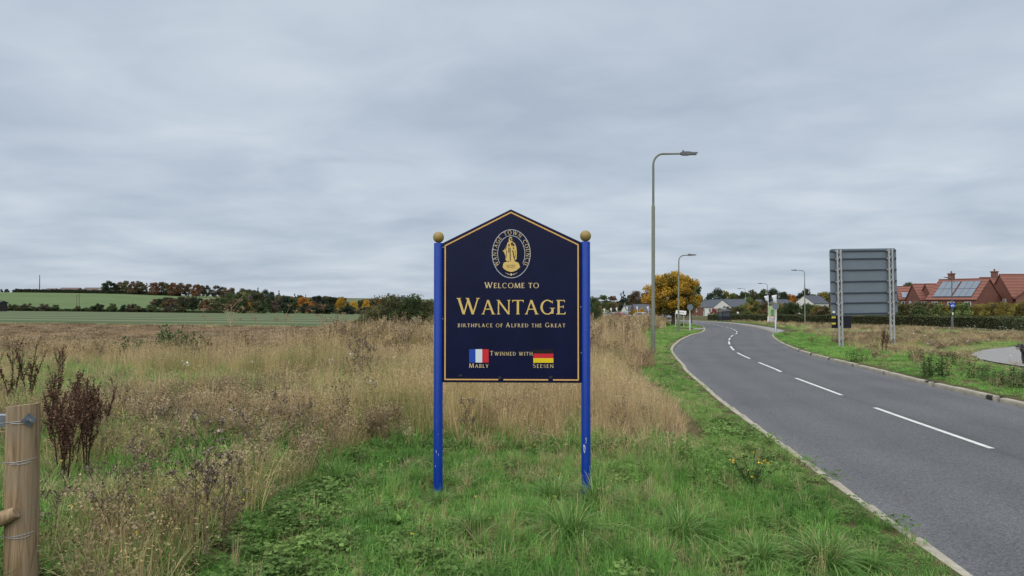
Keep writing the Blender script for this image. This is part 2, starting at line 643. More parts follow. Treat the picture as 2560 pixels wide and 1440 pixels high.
def asphalt():
    m = bpy.data.materials.new('asphalt')
    m.use_nodes = True
    N, L = m.node_tree.nodes, m.node_tree.links
    b = N['Principled BSDF']
    b.inputs['Roughness'].default_value = 0.75
    b.inputs['Specular IOR Level'].default_value = 0.35
    g = N.new('ShaderNodeNewGeometry')
    t = N.new('ShaderNodeTexNoise'); t.inputs['Scale'].default_value = 0.35; t.inputs['Detail'].default_value = 5
    L.new(g.outputs['Position'], t.inputs['Vector'])
    r = N.new('ShaderNodeValToRGB')
    r.color_ramp.elements[0].position = 0.3; r.color_ramp.elements[0].color = (0.078, 0.080, 0.084, 1)
    r.color_ramp.elements[1].position = 0.7; r.color_ramp.elements[1].color = (0.100, 0.102, 0.107, 1)
    L.new(t.outputs['Fac'], r.inputs[0])
    v = N.new('ShaderNodeTexVoronoi'); v.inputs['Scale'].default_value = 75      # stone chippings
    L.new(g.outputs['Position'], v.inputs['Vector'])
    hs = N.new('ShaderNodeHueSaturation')
    mr = N.new('ShaderNodeMapRange'); mr.inputs['To Min'].default_value = 0.62; mr.inputs['To Max'].default_value = 1.4
    sx = N.new('ShaderNodeSeparateColor'); L.new(v.outputs['Color'], sx.inputs[0])
    L.new(sx.outputs[0], mr.inputs['Value'])
    L.new(r.outputs[0], hs.inputs['Color']); L.new(mr.outputs[0], hs.inputs['Value'])
    # pale scuffs
    t2 = N.new('ShaderNodeTexNoise'); t2.inputs['Scale'].default_value = 5.5; t2.inputs['Detail'].default_value = 3
    mp = N.new('ShaderNodeMapping'); mp.inputs['Scale'].default_value = (2.5, 0.8, 1); L.new(g.outputs['Position'], mp.inputs['Vector'])
    L.new(mp.outputs[0], t2.inputs['Vector'])
    r2 = N.new('ShaderNodeValToRGB'); r2.color_ramp.elements[0].position = 0.70; r2.color_ramp.elements[1].position = 0.80
    r2.color_ramp.elements[0].color = (0, 0, 0, 1); r2.color_ramp.elements[1].color = (0.35, 0.35, 0.35, 1)
    L.new(t2.outputs['Fac'], r2.inputs[0])
    mx = N.new('ShaderNodeMix'); mx.data_type = 'RGBA'
    L.new(r2.outputs[0], mx.inputs[0]); L.new(hs.outputs[0], mx.inputs[6]); mx.inputs[7].default_value = (0.22, 0.22, 0.22, 1)
    at_ = N.new('ShaderNodeAttribute'); at_.attribute_name = 'across'         # metres from the centre line: wheel tracks, seam and gritty edges
    nd_ = N.new('ShaderNodeTexNoise'); nd_.inputs['Scale'].default_value = 0.5; nd_.inputs['Detail'].default_value = 4
    L.new(g.outputs['Position'], nd_.inputs['Vector'])
    ad = N.new('ShaderNodeMath'); ad.operation = 'MULTIPLY_ADD'; ad.inputs[1].default_value = 0.5
    L.new(nd_.outputs['Fac'], ad.inputs[0]); L.new(at_.outputs['Fac'], ad.inputs[2])
    mr2 = N.new('ShaderNodeMapRange'); mr2.inputs['From Min'].default_value = -2.55; mr2.inputs['From Max'].default_value = 3.05
    L.new(ad.outputs[0], mr2.inputs['Value'])
    rw = N.new('ShaderNodeValToRGB')
    els = rw.color_ramp.elements
    pts = [(0.0, .80), (.03, .66), (.09, .48), (.20, .60), (.30, .47), (.40, .57), (.49, .50), (.515, .33), (.54, .50), (.62, .58), (.71, .47), (.81, .60), (.92, .48), (.975, .68), (1.0, .84)]
    els[0].position, els[0].color = pts[0][0], (pts[0][1],) * 3 + (1,)
    els[1].position, els[1].color = pts[-1][0], (pts[-1][1],) * 3 + (1,)
    for p_, v_ in pts[1:-1]:
        q_ = els.new(p_); q_.color = (v_,) * 3 + (1,)
    L.new(mr2.outputs[0], rw.inputs[0])
    mv = N.new('ShaderNodeMapRange'); mv.inputs['To Min'].default_value = 0.45; mv.inputs['To Max'].default_value = 1.55
    L.new(rw.outputs[0], mv.inputs['Value'])
    h2 = N.new('ShaderNodeHueSaturation'); L.new(mx.outputs[2], h2.inputs['Color']); L.new(mv.outputs[0], h2.inputs['Value'])
    L.new(h2.outputs[0], b.inputs['Base Color'])
    bp = N.new('ShaderNodeBump'); bp.inputs['Strength'].default_value = 0.5; bp.inputs['Distance'].default_value = 0.006
    L.new(v.outputs['Distance'], bp.inputs['Height']); L.new(bp.outputs[0], b.inputs['Normal'])
    return m


M_ASPH = asphalt()
sv = S[::2]
road = strip('road', sv, -HW, HW, 0.0, M_ASPH, nd=5)
_a = road.data.attributes.new('across', 'FLOAT', 'POINT')
_a.data.foreach_set('value', np.tile(np.linspace(-HW, HW, 5), len(sv)).astype(np.float32))
road_edge_s = S[::3]
strip('grass_verge', road_edge_s[road_edge_s < s_at_y(215)], -HW - KW + 0.01, -5.0, 0.004, M_SOIL, nd=5, zfn=lambda x, y: ground(x, y))
strip('grass_verge', road_edge_s[road_edge_s < s_at_y(215)], HW + KW - 0.01, 5.0, 0.004, M_SOIL, nd=5, zfn=lambda x, y: ground(x, y))

M_KERB = mat('kerb_concrete', (0.36, 0.33, 0.27), 0.9, 0.2, var=0.22, vscale=6, bump=0.4, bscale=60, dirt=(0.10, 0.10, 0.055), dscale=2.2, damount=0.9)
M_DRAIN = mat('drain_iron', (0.028, 0.026, 0.024), 0.6, 0.3, var=0.3, vscale=20)


def kerb_mesh():
    mb = MB()
    L_, W_, H_ = 0.895, KW, 0.155
    poly = [(-W_ / 2, -0.05), (W_ / 2, -0.05), (W_ / 2, 0.10), (-W_ / 2 + 0.03, 0.10), (-W_ / 2 + 0.008, 0.088), (-W_ / 2, 0.06)]
    mb.prism(poly, lambda u, v, d: (u, d, v), L_ / 2, -L_ / 2)
    return mb.mesh('kerb_stone', M_KERB)


KM = kerb_mesh()
KD = KM.copy(); KD.materials[0] = M_DRAIN
for side in (-1, 1):
    s0 = s_at_y(1.5 if side < 0 else 6)
    s1 = s_at_y(66 if side < 0 else 74)
    k = 0
    s = s0
    while s < s1:
        sm = s + 0.45
        x, y = road_at(sm, side * (HW + KW / 2))
        tx, ty = np.interp(sm, S, TAN[:, 0]), np.interp(sm, S, TAN[:, 1])
        yaw = math.atan2(-tx, ty)
        drain = side > 0 and k % 4 == 3 and y < 60
        nm = 'kerb_drain' if drain else 'kerb_stone'
        o = bpy.data.objects.new(nm, KD if drain else KM)
        if drain:
            o.scale = (1, 0.28, 1)
        o.location = (float(x), float(y), float(road_z(y)) + random.uniform(-0.006, 0.004))
        o.rotation_euler = (0.015 * side * 0 - math.atan(0.015), 0, yaw + (0 if side > 0 else math.pi) + random.uniform(-0.006, 0.006))
        link(o, road)
        k += 1
        s += 0.27 if drain else 0.905
    sfar = np.arange(s, s_at_y(205), 1.5)
    vs, fs = [], []
    for i, q_ in enumerate(sfar):
        for d, zo in ((HW, -0.02), (HW + 0.005, 0.09), (HW + 0.02, 0.10), (HW + KW, 0.10)):
            x, y = road_at(q_, side * d)
            vs.append((float(x), float(y), float(road_z(y)) + zo))
        if i:
            b = (i - 1) * 4
            for c in range(3):
                fs.append((b + c, b + c + 1, b + c + 5, b + c + 4) if side > 0 else (b + c, b + c + 4, b + c + 5, b + c + 1))
    o = bpy.data.objects.new('kerb_edging', mesh_np('kerb_edging', vs, fs, [M_KERB]))
    link(o, road)

# centre line: 4 m marks, 2 m gaps
M_PAINT = mat('road_paint', (0.60, 0.60, 0.58), 0.7, 0.3, var=0.12, vscale=14, dirt=(0.20, 0.20, 0.20), dscale=7, damount=0.7)
s_d = s_at_y(13.4) - 4.0 - 12.0
while s_d < s_at_y(150):
    if s_d > 0:
        sj = np.linspace(s_d, s_d + 4.0, 6)
        strip('lane_marking', sj, -0.045, 0.045, 0.004, M_PAINT, parent=road)
    s_d += 6.0

# pavements and paths
M_PAVE = mat('pavement_surface', (0.245, 0.24, 0.235), 0.9, 0.2, var=0.12, vscale=3, bump=0.3, bscale=60)
sv2 = np.arange(s_at_y(57), s_at_y(200), 1.5)
vs, fs = [], []
for i, q_ in enumerate(sv2):
    w = 2.1 * min(1.0, 0.06 + i / 9)
    for d in (HW + KW, HW + KW + w):
        x, y = road_at(q_, d)
        vs.append((float(x), float(y), float(road_z(y)) + 0.115))
    if i: fs.append((2 * i - 2, 2 * i - 1, 2 * i + 1, 2 * i))
tag(link(bpy.data.objects.new('pavement', mesh_np('pavement', vs, fs, [M_PAVE]))), kind='structure')
sv3 = np.arange(s_at_y(65.5), s_at_y(70), 1.0)
o = strip('crossing_pavement', sv3, -HW - KW, -HW - KW - 2.6, 0.125, M_PAVE)


def path_strip(name, pts, width, m, zoff=0.03):
    P = catmull(np.array(pts, float), 8)
    T = np.gradient(P, axis=0); T /= np.linalg.norm(T, axis=1)[:, None]
    Nn = np.stack([T[:, 1], -T[:, 0]], 1)
    vs, fs = [], []
    for i in range(len(P)):
        for k in np.linspace(-width / 2, width / 2, 4):
            x, y = P[i] + Nn[i] * k
            vs.append((x, y, gz(x, y) + zoff))
        if i:
            for k in range(3):
                b = (i - 1) * 4 + k
                fs.append((b, b + 1, b + 5, b + 4))
    o = bpy.data.objects.new(name, mesh_np(name, vs, fs, [m]))
    return tag(link(o), kind='structure'), P


PATH_PTS = [(15.0, 8), (15.8, 15), (17.0, 21), (19.2, 26.2), (24.0, 31.0), (31, 36.0), (40, 41)]
footpath, PATH = path_strip('footpath', PATH_PTS, 3.3, M_PAVE)


def path_dist(x, y):
    x = np.atleast_1d(x); y = np.atleast_1d(y)
    return np.sqrt(((x[:, None] - PATH[None, :, 0]) ** 2 + (y[:, None] - PATH[None, :, 1]) ** 2).min(1))

# ------------------------------------------------------------------ roman capital letters as flat shapes
TK, TN, SF = 0.135, 0.075, 0.034     # thick stem, thin stem, serif height


def dg(x0, y0, x1, y1, w):          # diagonal stroke cut level at both ends
    return [(x0 - w / 2, y0), (x0 + w / 2, y0), (x1 + w / 2, y1), (x1 - w / 2, y1)]


def rc(x0, y0, x1, y1):
    return [(x0, y0), (x1, y0), (x1, y1), (x0, y1)]


def sf(x, y, w=0.26):               # small bracketed serif on a stem at height y (0 or 1)
    if y < 0.5:
        return [(x - w / 2, 0), (x + w / 2, 0), (x + w / 2 - 0.03, SF), (x + 0.05, SF * 2), (x - 0.05, SF * 2), (x - w / 2 + 0.03, SF)]
    return [(x - w / 2, 1), (x - w / 2 + 0.03, 1 - SF), (x - 0.05, 1 - SF * 2), (x + 0.05, 1 - SF * 2), (x + w / 2 - 0.03, 1 - SF), (x + w / 2, 1)]


def arc(cx, cy, rx, ry, a0, a1, tk=TK, tn=TN, n=18):
    out = []
    for i in range(n):
        q = []
        for a in (a0 + (a1 - a0) * i / n, a0 + (a1 - a0) * (i + 1) / n):
            c, s = math.cos(R(a)), math.sin(R(a))
            q.append(((cx + rx * c, cy + ry * s), (cx + (rx - tk) * c, cy + (ry - tn) * s)))
        out.append([q[0][1], q[0][0], q[1][0], q[1][1]])
    return out


def stroke(pts, ws):
    out = []
    P = [Vector(p) for p in pts]
    nr = []
    for i in range(len(P)):
        t = P[min(i + 1, len(P) - 1)] - P[max(i - 1, 0)]
        t.normalize()
        nr.append(Vector((-t.y, t.x)))
    for i in range(len(P) - 1):
        a, b = P[i], P[i + 1]
        out.append([tuple(a - nr[i] * ws[i] / 2), tuple(b - nr[i + 1] * ws[i + 1] / 2), tuple(b + nr[i + 1] * ws[i + 1] / 2), tuple(a + nr[i] * ws[i] / 2)])
    return out


def s_curve():
    pts, ws = [], []
    for i in range(25):
        t = i / 24
        if t < 0.5:
            a = R(35 + (270 - 35) * t / 0.5)
            pts.append((0.27 + 0.20 * math.cos(a), 0.745 + 0.215 * math.sin(a)))
        else:
            a = R(90 - (90 + 145) * (t - 0.5) / 0.5)
            pts.append((0.27 + 0.225 * math.cos(a), 0.29 + 0.255 * math.sin(a)))
        ws.append(0.055 + 0.085 * max(0, 1 - abs(t - 0.5) / 0.33))
    return stroke(pts, ws) + [[(0.40, 0.80), (0.455, 0.80), (0.455, 0.97), (0.43, 0.93)], [(0.05, 0.03), (0.07, 0.08), (0.10, 0.22), (0.05, 0.22)]]


def glyph(ch):
    if ch == 'W':
        return [dg(.12, 1, .40, 0, TK), dg(.40, 0, .66, .98, TN), dg(.60, 1, .90, 0, TK), dg(.90, 0, 1.17, 1, TN), sf(.12, 1), sf(.60, 1, .22), sf(1.17, 1, .22)], 1.30
    if ch == 'A':
        return [dg(.10, 0, .40, 1, TN), dg(.40, 1, .74, 0, TK), rc(.2, .33, .62, .33 + TN * .85), sf(.10, 0, .22), sf(.74, 0, .26)], .88
    if ch == 'N':
        return [rc(.12 - TN / 2, 0, .12 + TN / 2, 1), dg(.10, 1, .76, 0, TK), rc(.76 - TN / 2, 0, .76 + TN / 2, 1), sf(.12, 0, .22), sf(.76, 1, .22), rc(.0, 1 - SF, .12, 1)], .90
    if ch == 'T':
        return [rc(.36 - TK / 2, 0, .36 + TK / 2, 1), rc(.02, 1 - TN * .8, .70, 1), sf(.36, 0), [(.02, 1), (.0, .84), (.035, .84), (.09, .95)], [(.70, 1), (.63, .95), (.685, .84), (.72, .84)]], .72
    if ch == 'G':
        return arc(.46, .5, .43, .52, 48, 322) + [rc(.70, .05, .70 + TK, .42), rc(.60, .42, .93, .42 + SF), [(.72, .84), (.76, .76), (.79, .76), (.79, 1.0)]], .96
    if ch == 'C':
        return arc(.46, .5, .43, .52, 48, 314) + [[(.72, .84), (.76, .76), (.79, .76), (.79, 1.0)]], .86
    if ch == 'O':
        return arc(.50, .5, .47, .52, 0, 360, n=28), 1.0
    if ch == 'E' or ch == 'F' or ch == 'L':
        g = [rc(.13 - TK / 2, 0, .13 + TK / 2, 1)]
        if ch in 'EF':
            g += [rc(.0, 1 - TN * .8, .50, 1), [(.50, 1), (.44, .95), (.485, .84), (.52, .84)], rc(.13, .50, .43, .50 + TN * .8), rc(.41, .42, .44, .64), rc(.02, 1 - SF, .13, 1)]
        else:
            g += [sf(.13, 1)]
        if ch in 'EL':
            g += [rc(.0, 0, .54, TN * .8), [(.54, 0), (.57, .17), (.535, .17), (.46, .05)]]
        else:
            g += [sf(.13, 0)]
        return g, .60 if ch != 'F' else .57
    if ch == 'M':
        return [dg(.10, 0, .20, 1, TN), dg(.20, 1, .53, .02, TK), dg(.53, .02, .86, 1, TN), dg(.86, 1, .96, 0, TK), sf(.10, 0, .22), sf(.96, 0, .24), rc(.1, 1 - SF, .2, 1), rc(.86, 1 - SF, .98, 1)], 1.08
    if ch == 'I':
        return [rc(.14 - TK / 2, 0, .14 + TK / 2, 1), sf(.14, 0), sf(.14, 1)], .28
    if ch == 'H':
        return [rc(.13 - TK / 2, 0, .13 + TK / 2, 1), rc(.73 - TK / 2, 0, .73 + TK / 2, 1), rc(.13, .49, .73, .49 + TN * .8), sf(.13, 0), sf(.13, 1), sf(.73, 0), sf(.73, 1)], .87
    if ch in 'PRB':
        g = [rc(.13 - TK / 2, 0, .13 + TK / 2, 1), sf(.13, 0)]
        g += arc(.27, .75, .30, .25, -90, 90, n=12) + [rc(.0, 1 - TN * .8, .28, 1), rc(.13, .5, .28, .5 + TN * .8)]
        if ch == 'R': g += [dg(.30, .50, .72, 0, TK), rc(.68, 0, .86, SF)]
        if ch == 'B': g += arc(.29, .27, .33, .27, -90, 90, n=12) + [rc(.0, 0, .30, TN * .8)]
        return g, {'P': .60, 'R': .80, 'B': .66}[ch]
    if ch == 'D':
        return [rc(.13 - TK / 2, 0, .13 + TK / 2, 1), rc(.0, 1 - TN * .8, .38, 1), rc(.0, 0, .38, TN * .8)] + arc(.36, .5, .48, .5, -90, 90, n=16), .88
    if ch == 'S':
        return s_curve(), .54
    if ch == 'U':
        return [rc(.14 - TK / 2, .3, .14 + TK / 2, 1), rc(.68 - TN / 2, .3, .68 + TN / 2, 1), sf(.14, 1), sf(.68, 1, .22)] + stroke([(.14, .32), (.17, .16), (.26, .06), (.40, .03), (.54, .06), (.64, .16), (.68, .32)], [TK, TK * .95, TK * .8, TN, TN, TN, TN]), .82
    if ch == 'Y':
        return [rc(.37 - TK / 2, 0, .37 + TK / 2, .46), dg(.10, 1, .37, .42, TK), dg(.66, 1, .39, .42, TN), sf(.37, 0), sf(.10, 1, .24), sf(.66, 1, .22)], .76
    return [], .34


def text_pieces(text, caps, small, track=0.10):
    """text in capitals; a leading ^ marks a full-height capital, other letters are small capitals"""
    out, x, i = [], 0.0, 0
    while i < len(text):
        h = small
        if text[i] == '^':
            i += 1
            h = caps
        g, w = glyph(text[i])
        out.append((g, x, h))
        x += (w + track) * h
        i += 1
    return out, x - track * small


# ------------------------------------------------------------------ welcome sign
SGN = 6.3
PXM = SGN / F                                     # metres per photo pixel at the sign
M_NAVY = mat('navy_panel', (0.0023, 0.0046, 0.030), 0.34, 0.20, var=0.25, vscale=3, dirt=(0.007, 0.010, 0.044), dscale=2.2, damount=0.35)
M_BLUE = mat('blue_post_paint', (0.0015, 0.032, 0.26), 0.38, 0.25, var=0.10, vscale=6, dirt=(0.012, 0.045, 0.20), dscale=12, damount=0.5)
M_GOLD = mat('gold_ball_paint', (0.27, 0.19, 0.055), 0.5, 0.4, var=0.10, vscale=30, dirt=(0.20, 0.15, 0.06), dscale=18, damount=0.5)
M_LET = mat('gold_lettering', (0.62, 0.44, 0.14), 0.5, 0.3, var=0.05, vscale=30)
M_PALE = mat('pale_gold_lettering', (0.60, 0.47, 0.25), 0.5, 0.3)
M_LINE = mat('orange_gold_border', (0.66, 0.39, 0.13), 0.5, 0.3)
M_TRIM = mat('dark_red_keyline', (0.045, 0.010, 0.012), 0.5, 0.3)
M_CHIP = mat('bare_metal_chip', (0.45, 0.47, 0.50), 0.6, 0.4, var=0.3, vscale=60)
M_TAPE = mat('tape_remains', (0.022, 0.024, 0.032), 0.55, 0.3, var=0.6, vscale=60)

YAW = R(-2.2)
sgn_p = at(1279, 720, SGN)
sgn_ground = gz(sgn_p.x, SGN)
sign = empty('welcome_sign', (sgn_p.x, SGN, sgn_ground), YAW)
tag(sign, 'navy town welcome sign with gold lettering on two blue posts topped by gold balls', 'sign')


def su(px): return (px - 1279) * PXM
def sv_(py): return at(1279, py, SGN).z - sgn_ground


FR = -0.022      # front face of the panel (local y)


def spl(u, v, d): return (u, d, v)


post_c = {}
for px in (1095.2, 1463.5):
    mb = MB()
    top = sv_(607 if px < 1200 else 605)
    mb.lathe([(0.0415, -0.30), (0.0415, top - 0.004), (0.038, top)], (su(px), 0, 0), 28)
    post = mb.obj('post', M_BLUE, sign)
    mb = MB()
    prof = [(0.0505 * math.sin(math.pi * k / 14), -0.0505 * math.cos(math.pi * k / 14)) for k in range(1, 14)]
    mb.lathe([(0.026, -0.06)] + prof + [(0.002, 0.0504)], (su(px), 0, top + 0.052), 28)
    mb.obj('ball_finial', M_GOLD, sign, 'gold painted ball on top of the blue post')
    # paint chips on the post
    chips = [(1459, 1117, 7, 11), (1463, 1093, 2.5, 2.5), (1463.5, 1098, 1.8, 2), (1463, 1103, 1.6, 2.4), (1470, 1180, 1.5, 2)] if px > 1200 else [(1092, 1128, 2, 4), (1098, 1136, 1.2, 3), (1090, 1165, 2, 1.5), (1093, 1052, 1, 1), (1097, 1085, 1, 1.2)]
    for cxp, cyp, wx, wy in chips:
        mb = MB()
        du = su(cxp) - su(px)
        a = math.asin(max(-0.9, min(0.9, du / 0.0415)))
        ring = []
        for k in range(9):
            t = 2 * math.pi * k / 9
            rr = random.uniform(0.7, 1.2)
            aa = a + math.cos(t) * wx * PXM * 0.5 * rr / 0.0415
            ring.append((su(px) + 0.0419 * math.sin(aa), -0.0419 * math.cos(aa), sv_(cyp) + math.sin(t) * wy * PXM * rr))
        mb.add(ring, [tuple(range(9))])
        mb.obj('paint_chip', M_CHIP, post)

# panel
PO = [(1106.5, 956), (1452, 956), (1452, 606.5), (1277.5, 524), (1106.5, 607.5)]
panel_poly = [(su(x), sv_(y)) for x, y in PO]
mb = MB()
mb.prism(panel_poly, lambda u, v, d: (u, d, v), 0.012, FR)
panel = mb.obj('panel', M_NAVY, sign)
bev = panel.modifiers.new('bevel', 'BEVEL'); bev.width = 0.004; bev.segments = 2

# clamps at the back of the panel
for px, s_ in ((1095.2, 1), (1463.5, -1)):
    for py in (660, 900):
        MB().box((su(px) + s_ * 0.05, 0.03, sv_(py)), (0.12, 0.035, 0.05)).obj('bracket', mat('galvanised_steel', (0.42, 0.44, 0.46), 0.45, 0.5, 0.6, var=0.15, vscale=20), sign)
for px, py in ((1108, 618), (1107, 797), (1451, 767), (1452, 881), (1451, 957)):
    MB().tube([(su(px), FR - 0.001, sv_(py)), (su(px), FR - 0.006, sv_(py))], 0.004, 8).obj('screw_head', M_CHIP, panel)


def border(inset, w, m, d, name):
    IN = [(1114.5 + inset, 947 - inset), (1443 - inset, 947 - inset), (1443 - inset, 613.5 + inset * .6), (1277.5, 533.5 + inset), (1114.5 + inset, 615 + inset * .6)]
    O_ = [(1114.5 + inset - w, 947 - inset + w), (1443 - inset + w, 947 - inset + w), (1443 - inset + w, 613.5 + inset * .6 - w * .55), (1277.5, 533.5 + inset - w * 1.12), (1114.5 + inset - w, 615 + inset * .6 - w * .55)]
    for i in range(5):
        mb = MB()
        j = (i + 1) % 5
        if i == 0:   # bottom run is broken where tape took the line off
            cuts = [1114.5 - 1, 1240, 1259, 1370, 1382, 1444]
            for a, b in ((1112.5, 1246), (1259, 1370), (1382, 1445)):
                MB().add([spl(su(x), sv_(y), d) for x, y in ((a, O_[0][1]), (b, O_[0][1]), (b, IN[0][1]), (a, IN[0][1]))], [(0, 1, 2, 3)]).obj(name, m, panel)
        else:
            mb.add([spl(su(x), sv_(y), d) for x, y in (O_[i], O_[j], IN[j], IN[i])], [(0, 1, 2, 3)])
            mb.obj(name, m, panel)


border(1.1, 5.0, M_TRIM, FR - 0.0015, 'border_keyline')
border(0, 3.0, M_LINE, FR - 0.003, 'border_line')


def add_polys(mb, polys, fn, d):
    k = 0
    for p in polys:
        dd = d - 0.00012 * (k % 12)
        k += 1
        mb.add([fn(u, v, dd) for u, v in p], [tuple(range(len(p)))])


def text_line(text, x0, x1, base, capt, smallt, m, label, track=0.10, wt=1.0):
    global TK, TN, SF
    k0 = (TK, TN, SF)
    TK, TN, SF = TK * wt, TN * (wt * 1.3 if wt > 1 else 1), SF * wt
    caps, small = base - capt, base - smallt
    pcs, w = text_pieces(text, caps, small, track)
    k = (x1 - x0) / w
    TK, TN, SF = k0
    words, mb = [], MB()
    for g, x, h in pcs:
        if not g:
            words.append(mb)
            mb = MB()
        add_polys(mb, [[(su(x0 + (x + u * h) * k), sv_(base - v * h)) for u, v in p] for p in g], spl, FR - 0.003)
    words.append(mb)
    for w_, mb in zip(text.replace('^', '').split(' '), words):
        mb.obj('lettering', m, panel, label + ' ' + w_)


text_line('^WELCOME TO', 1211, 1347.5, 720.3, 705.7, 707.5, M_PALE, 'pale gold word', 0.12, 1.15)
text_line('^WANTAGE', 1141.5, 1415, 785.7, 745, 750, M_LET, 'large gold word', 0.06)
text_line('BIRTHPLACE OF ^ALFRED THE ^GREAT', 1145, 1412.5, 817.8, 806.6, 808.8, M_PALE, 'pale gold word', 0.24, 1.12)
text_line('^TWINNED WITH', 1225.7, 1331.5, 888.3, 877, 879.3, M_PALE, 'pale gold word', 0.24, 1.12)
text_line('^MABLY', 1173, 1222, 919, 908, 910, M_PALE, 'pale gold word', 0.18, 1.12)
text_line('^SEESEN', 1332.3, 1383.5, 918.7, 907.8, 910, M_PALE, 'pale gold word', 0.24, 1.12)


def quad_px(x0, x1, y0, y1, d):
    return [spl(su(x), sv_(y), d) for x, y in ((x0, y1), (x1, y1), (x1, y0), (x0, y0))]


fr_flag = MB()
for k, (a, b) in enumerate(((1173.3, 1189.4), (1189.4, 1206), (1206, 1222.2))):
    fr_flag.add(quad_px(a, b, 872.8, 906, FR - 0.003), [(0, 1, 2, 3)], k)
FB = mat('flag_blue', (0.01, 0.055, 0.36), 0.5); FW = mat('flag_white', (0.60, 0.66, 0.72), 0.5); FRD = mat('flag_red', (0.52, 0.018, 0.03), 0.5)
FK = mat('flag_black', (0.004, 0.004, 0.005), 0.5); FY = mat('flag_yellow', (0.68, 0.50, 0.01), 0.5)
fr_flag.obj('printed_flag', [FB, FW, FRD], panel, 'French tricolour flag print')
ge = MB()
for k, (a, b) in enumerate(((873, 883.4), (883.4, 894.6), (894.6, 906))):
    ge.add(quad_px(1333.2, 1383, a, b, FR - 0.003), [(0, 1, 2, 3)], k)
ge.obj('printed_flag', [FK, FRD, FY], panel, 'German black red gold flag print')

# tape remains along the bottom edge
for cxp, cyp, w, h in ((1152, 938, 12, 8), (1250, 944, 9, 9), (1376, 942, 12, 8)):
    mb = MB()
    ring = []
    for k in range(11):
        t = 2 * math.pi * k / 11
        rr = random.uniform(0.75, 1.1)
        ring.append(spl(su(cxp + w / 2 * rr * max(-.8, min(.8, 1.2 * math.cos(t)))), sv_(cyp + h / 2 * rr * max(-.8, min(.8, 1.2 * math.sin(t)))), FR - 0.005))
    mb.add(ring, [tuple(reversed(range(11)))])
    mb.obj('tape_patch', M_TAPE, panel)

# emblem: two ovals, ring of lettering, statue on a pedestal
EC = (1210 + 703 * .0972, 560 + 770 * .0972)


def em(x, y, d): return spl(su(1210 + x * .0972), sv_(560 + y * .0972), d)


def oval(rx, ry, w, d, a0=0, a1=360):
    mb = MB()
    n = 64
    vs, fs = [], []
    for k in range(n + 1):
        a = R(a0 + (a1 - a0) * k / n)
        vs.append(em(703 + rx * math.cos(a), 770 - ry * math.sin(a), d))
        vs.append(em(703 + (rx - w) * math.cos(a), 770 - (ry - w) * math.sin(a), d))
        if k: fs.append((2 * k - 2, 2 * k, 2 * k + 1, 2 * k - 1))
    mb.add(vs, fs)
    return mb


M_SILV = mat('pale_grey_print', (0.40, 0.42, 0.46), 0.5)
emb = oval(497, 626, 17, FR - 0.003).obj('emblem', M_SILV, panel, 'oval town council emblem with a crowned statue on a pedestal')
oval(357, 472, 15, FR - 0.003, -32, 212).obj('emblem_ring', M_SILV, emb)
word = 'WANTAGE TOWN COUNCIL'
ws = [(glyph(c)[1] if c != ' ' else 0.55) + 0.22 for c in word]
# arc length table of the mid oval
aa = np.linspace(R(217), R(-37), 900)
ex, ey = 703 + 428 * np.cos(aa), 770 - 548 * np.sin(aa)
al = np.concatenate([[0], np.cumsum(np.hypot(np.diff(ex), np.diff(ey)))])
mb = MB()
tot = sum(ws)
pos = 0.0
for c, w in zip(word, ws):
    sc_ = pos + w / 2
    L_ = sc_ / tot * al[-1]
    x0_, y0_ = np.interp(L_, al, ex), np.interp(L_, al, ey)
    x1_, y1_ = np.interp(min(L_ + 8, al[-1]), al, ex), np.interp(min(L_ + 8, al[-1]), al, ey)
    x2_, y2_ = np.interp(max(L_ - 8, 0), al, ex), np.interp(max(L_ - 8, 0), al, ey)
    tx, ty = x1_ - x2_, y1_ - y2_
    n_ = math.hypot(tx, ty); tx, ty = tx / n_, ty / n_
    h = 100.0
    if c == ' ':
        mb.obj('emblem_lettering', M_PALE, emb)
        mb = MB()
    else:
        g, gw = glyph(c)
        kx = min(1.0, al[-1] / tot / h * 1.0)
        add_polys(mb, [[(x0_ + tx * (u - gw / 2) * h * kx + ty * (v - .5) * h, y0_ + ty * (u - gw / 2) * h * kx - tx * (v - .5) * h) for u, v in p] for p in g], em, FR - 0.003)
    pos += w
mb.obj('emblem_lettering', M_PALE, emb)

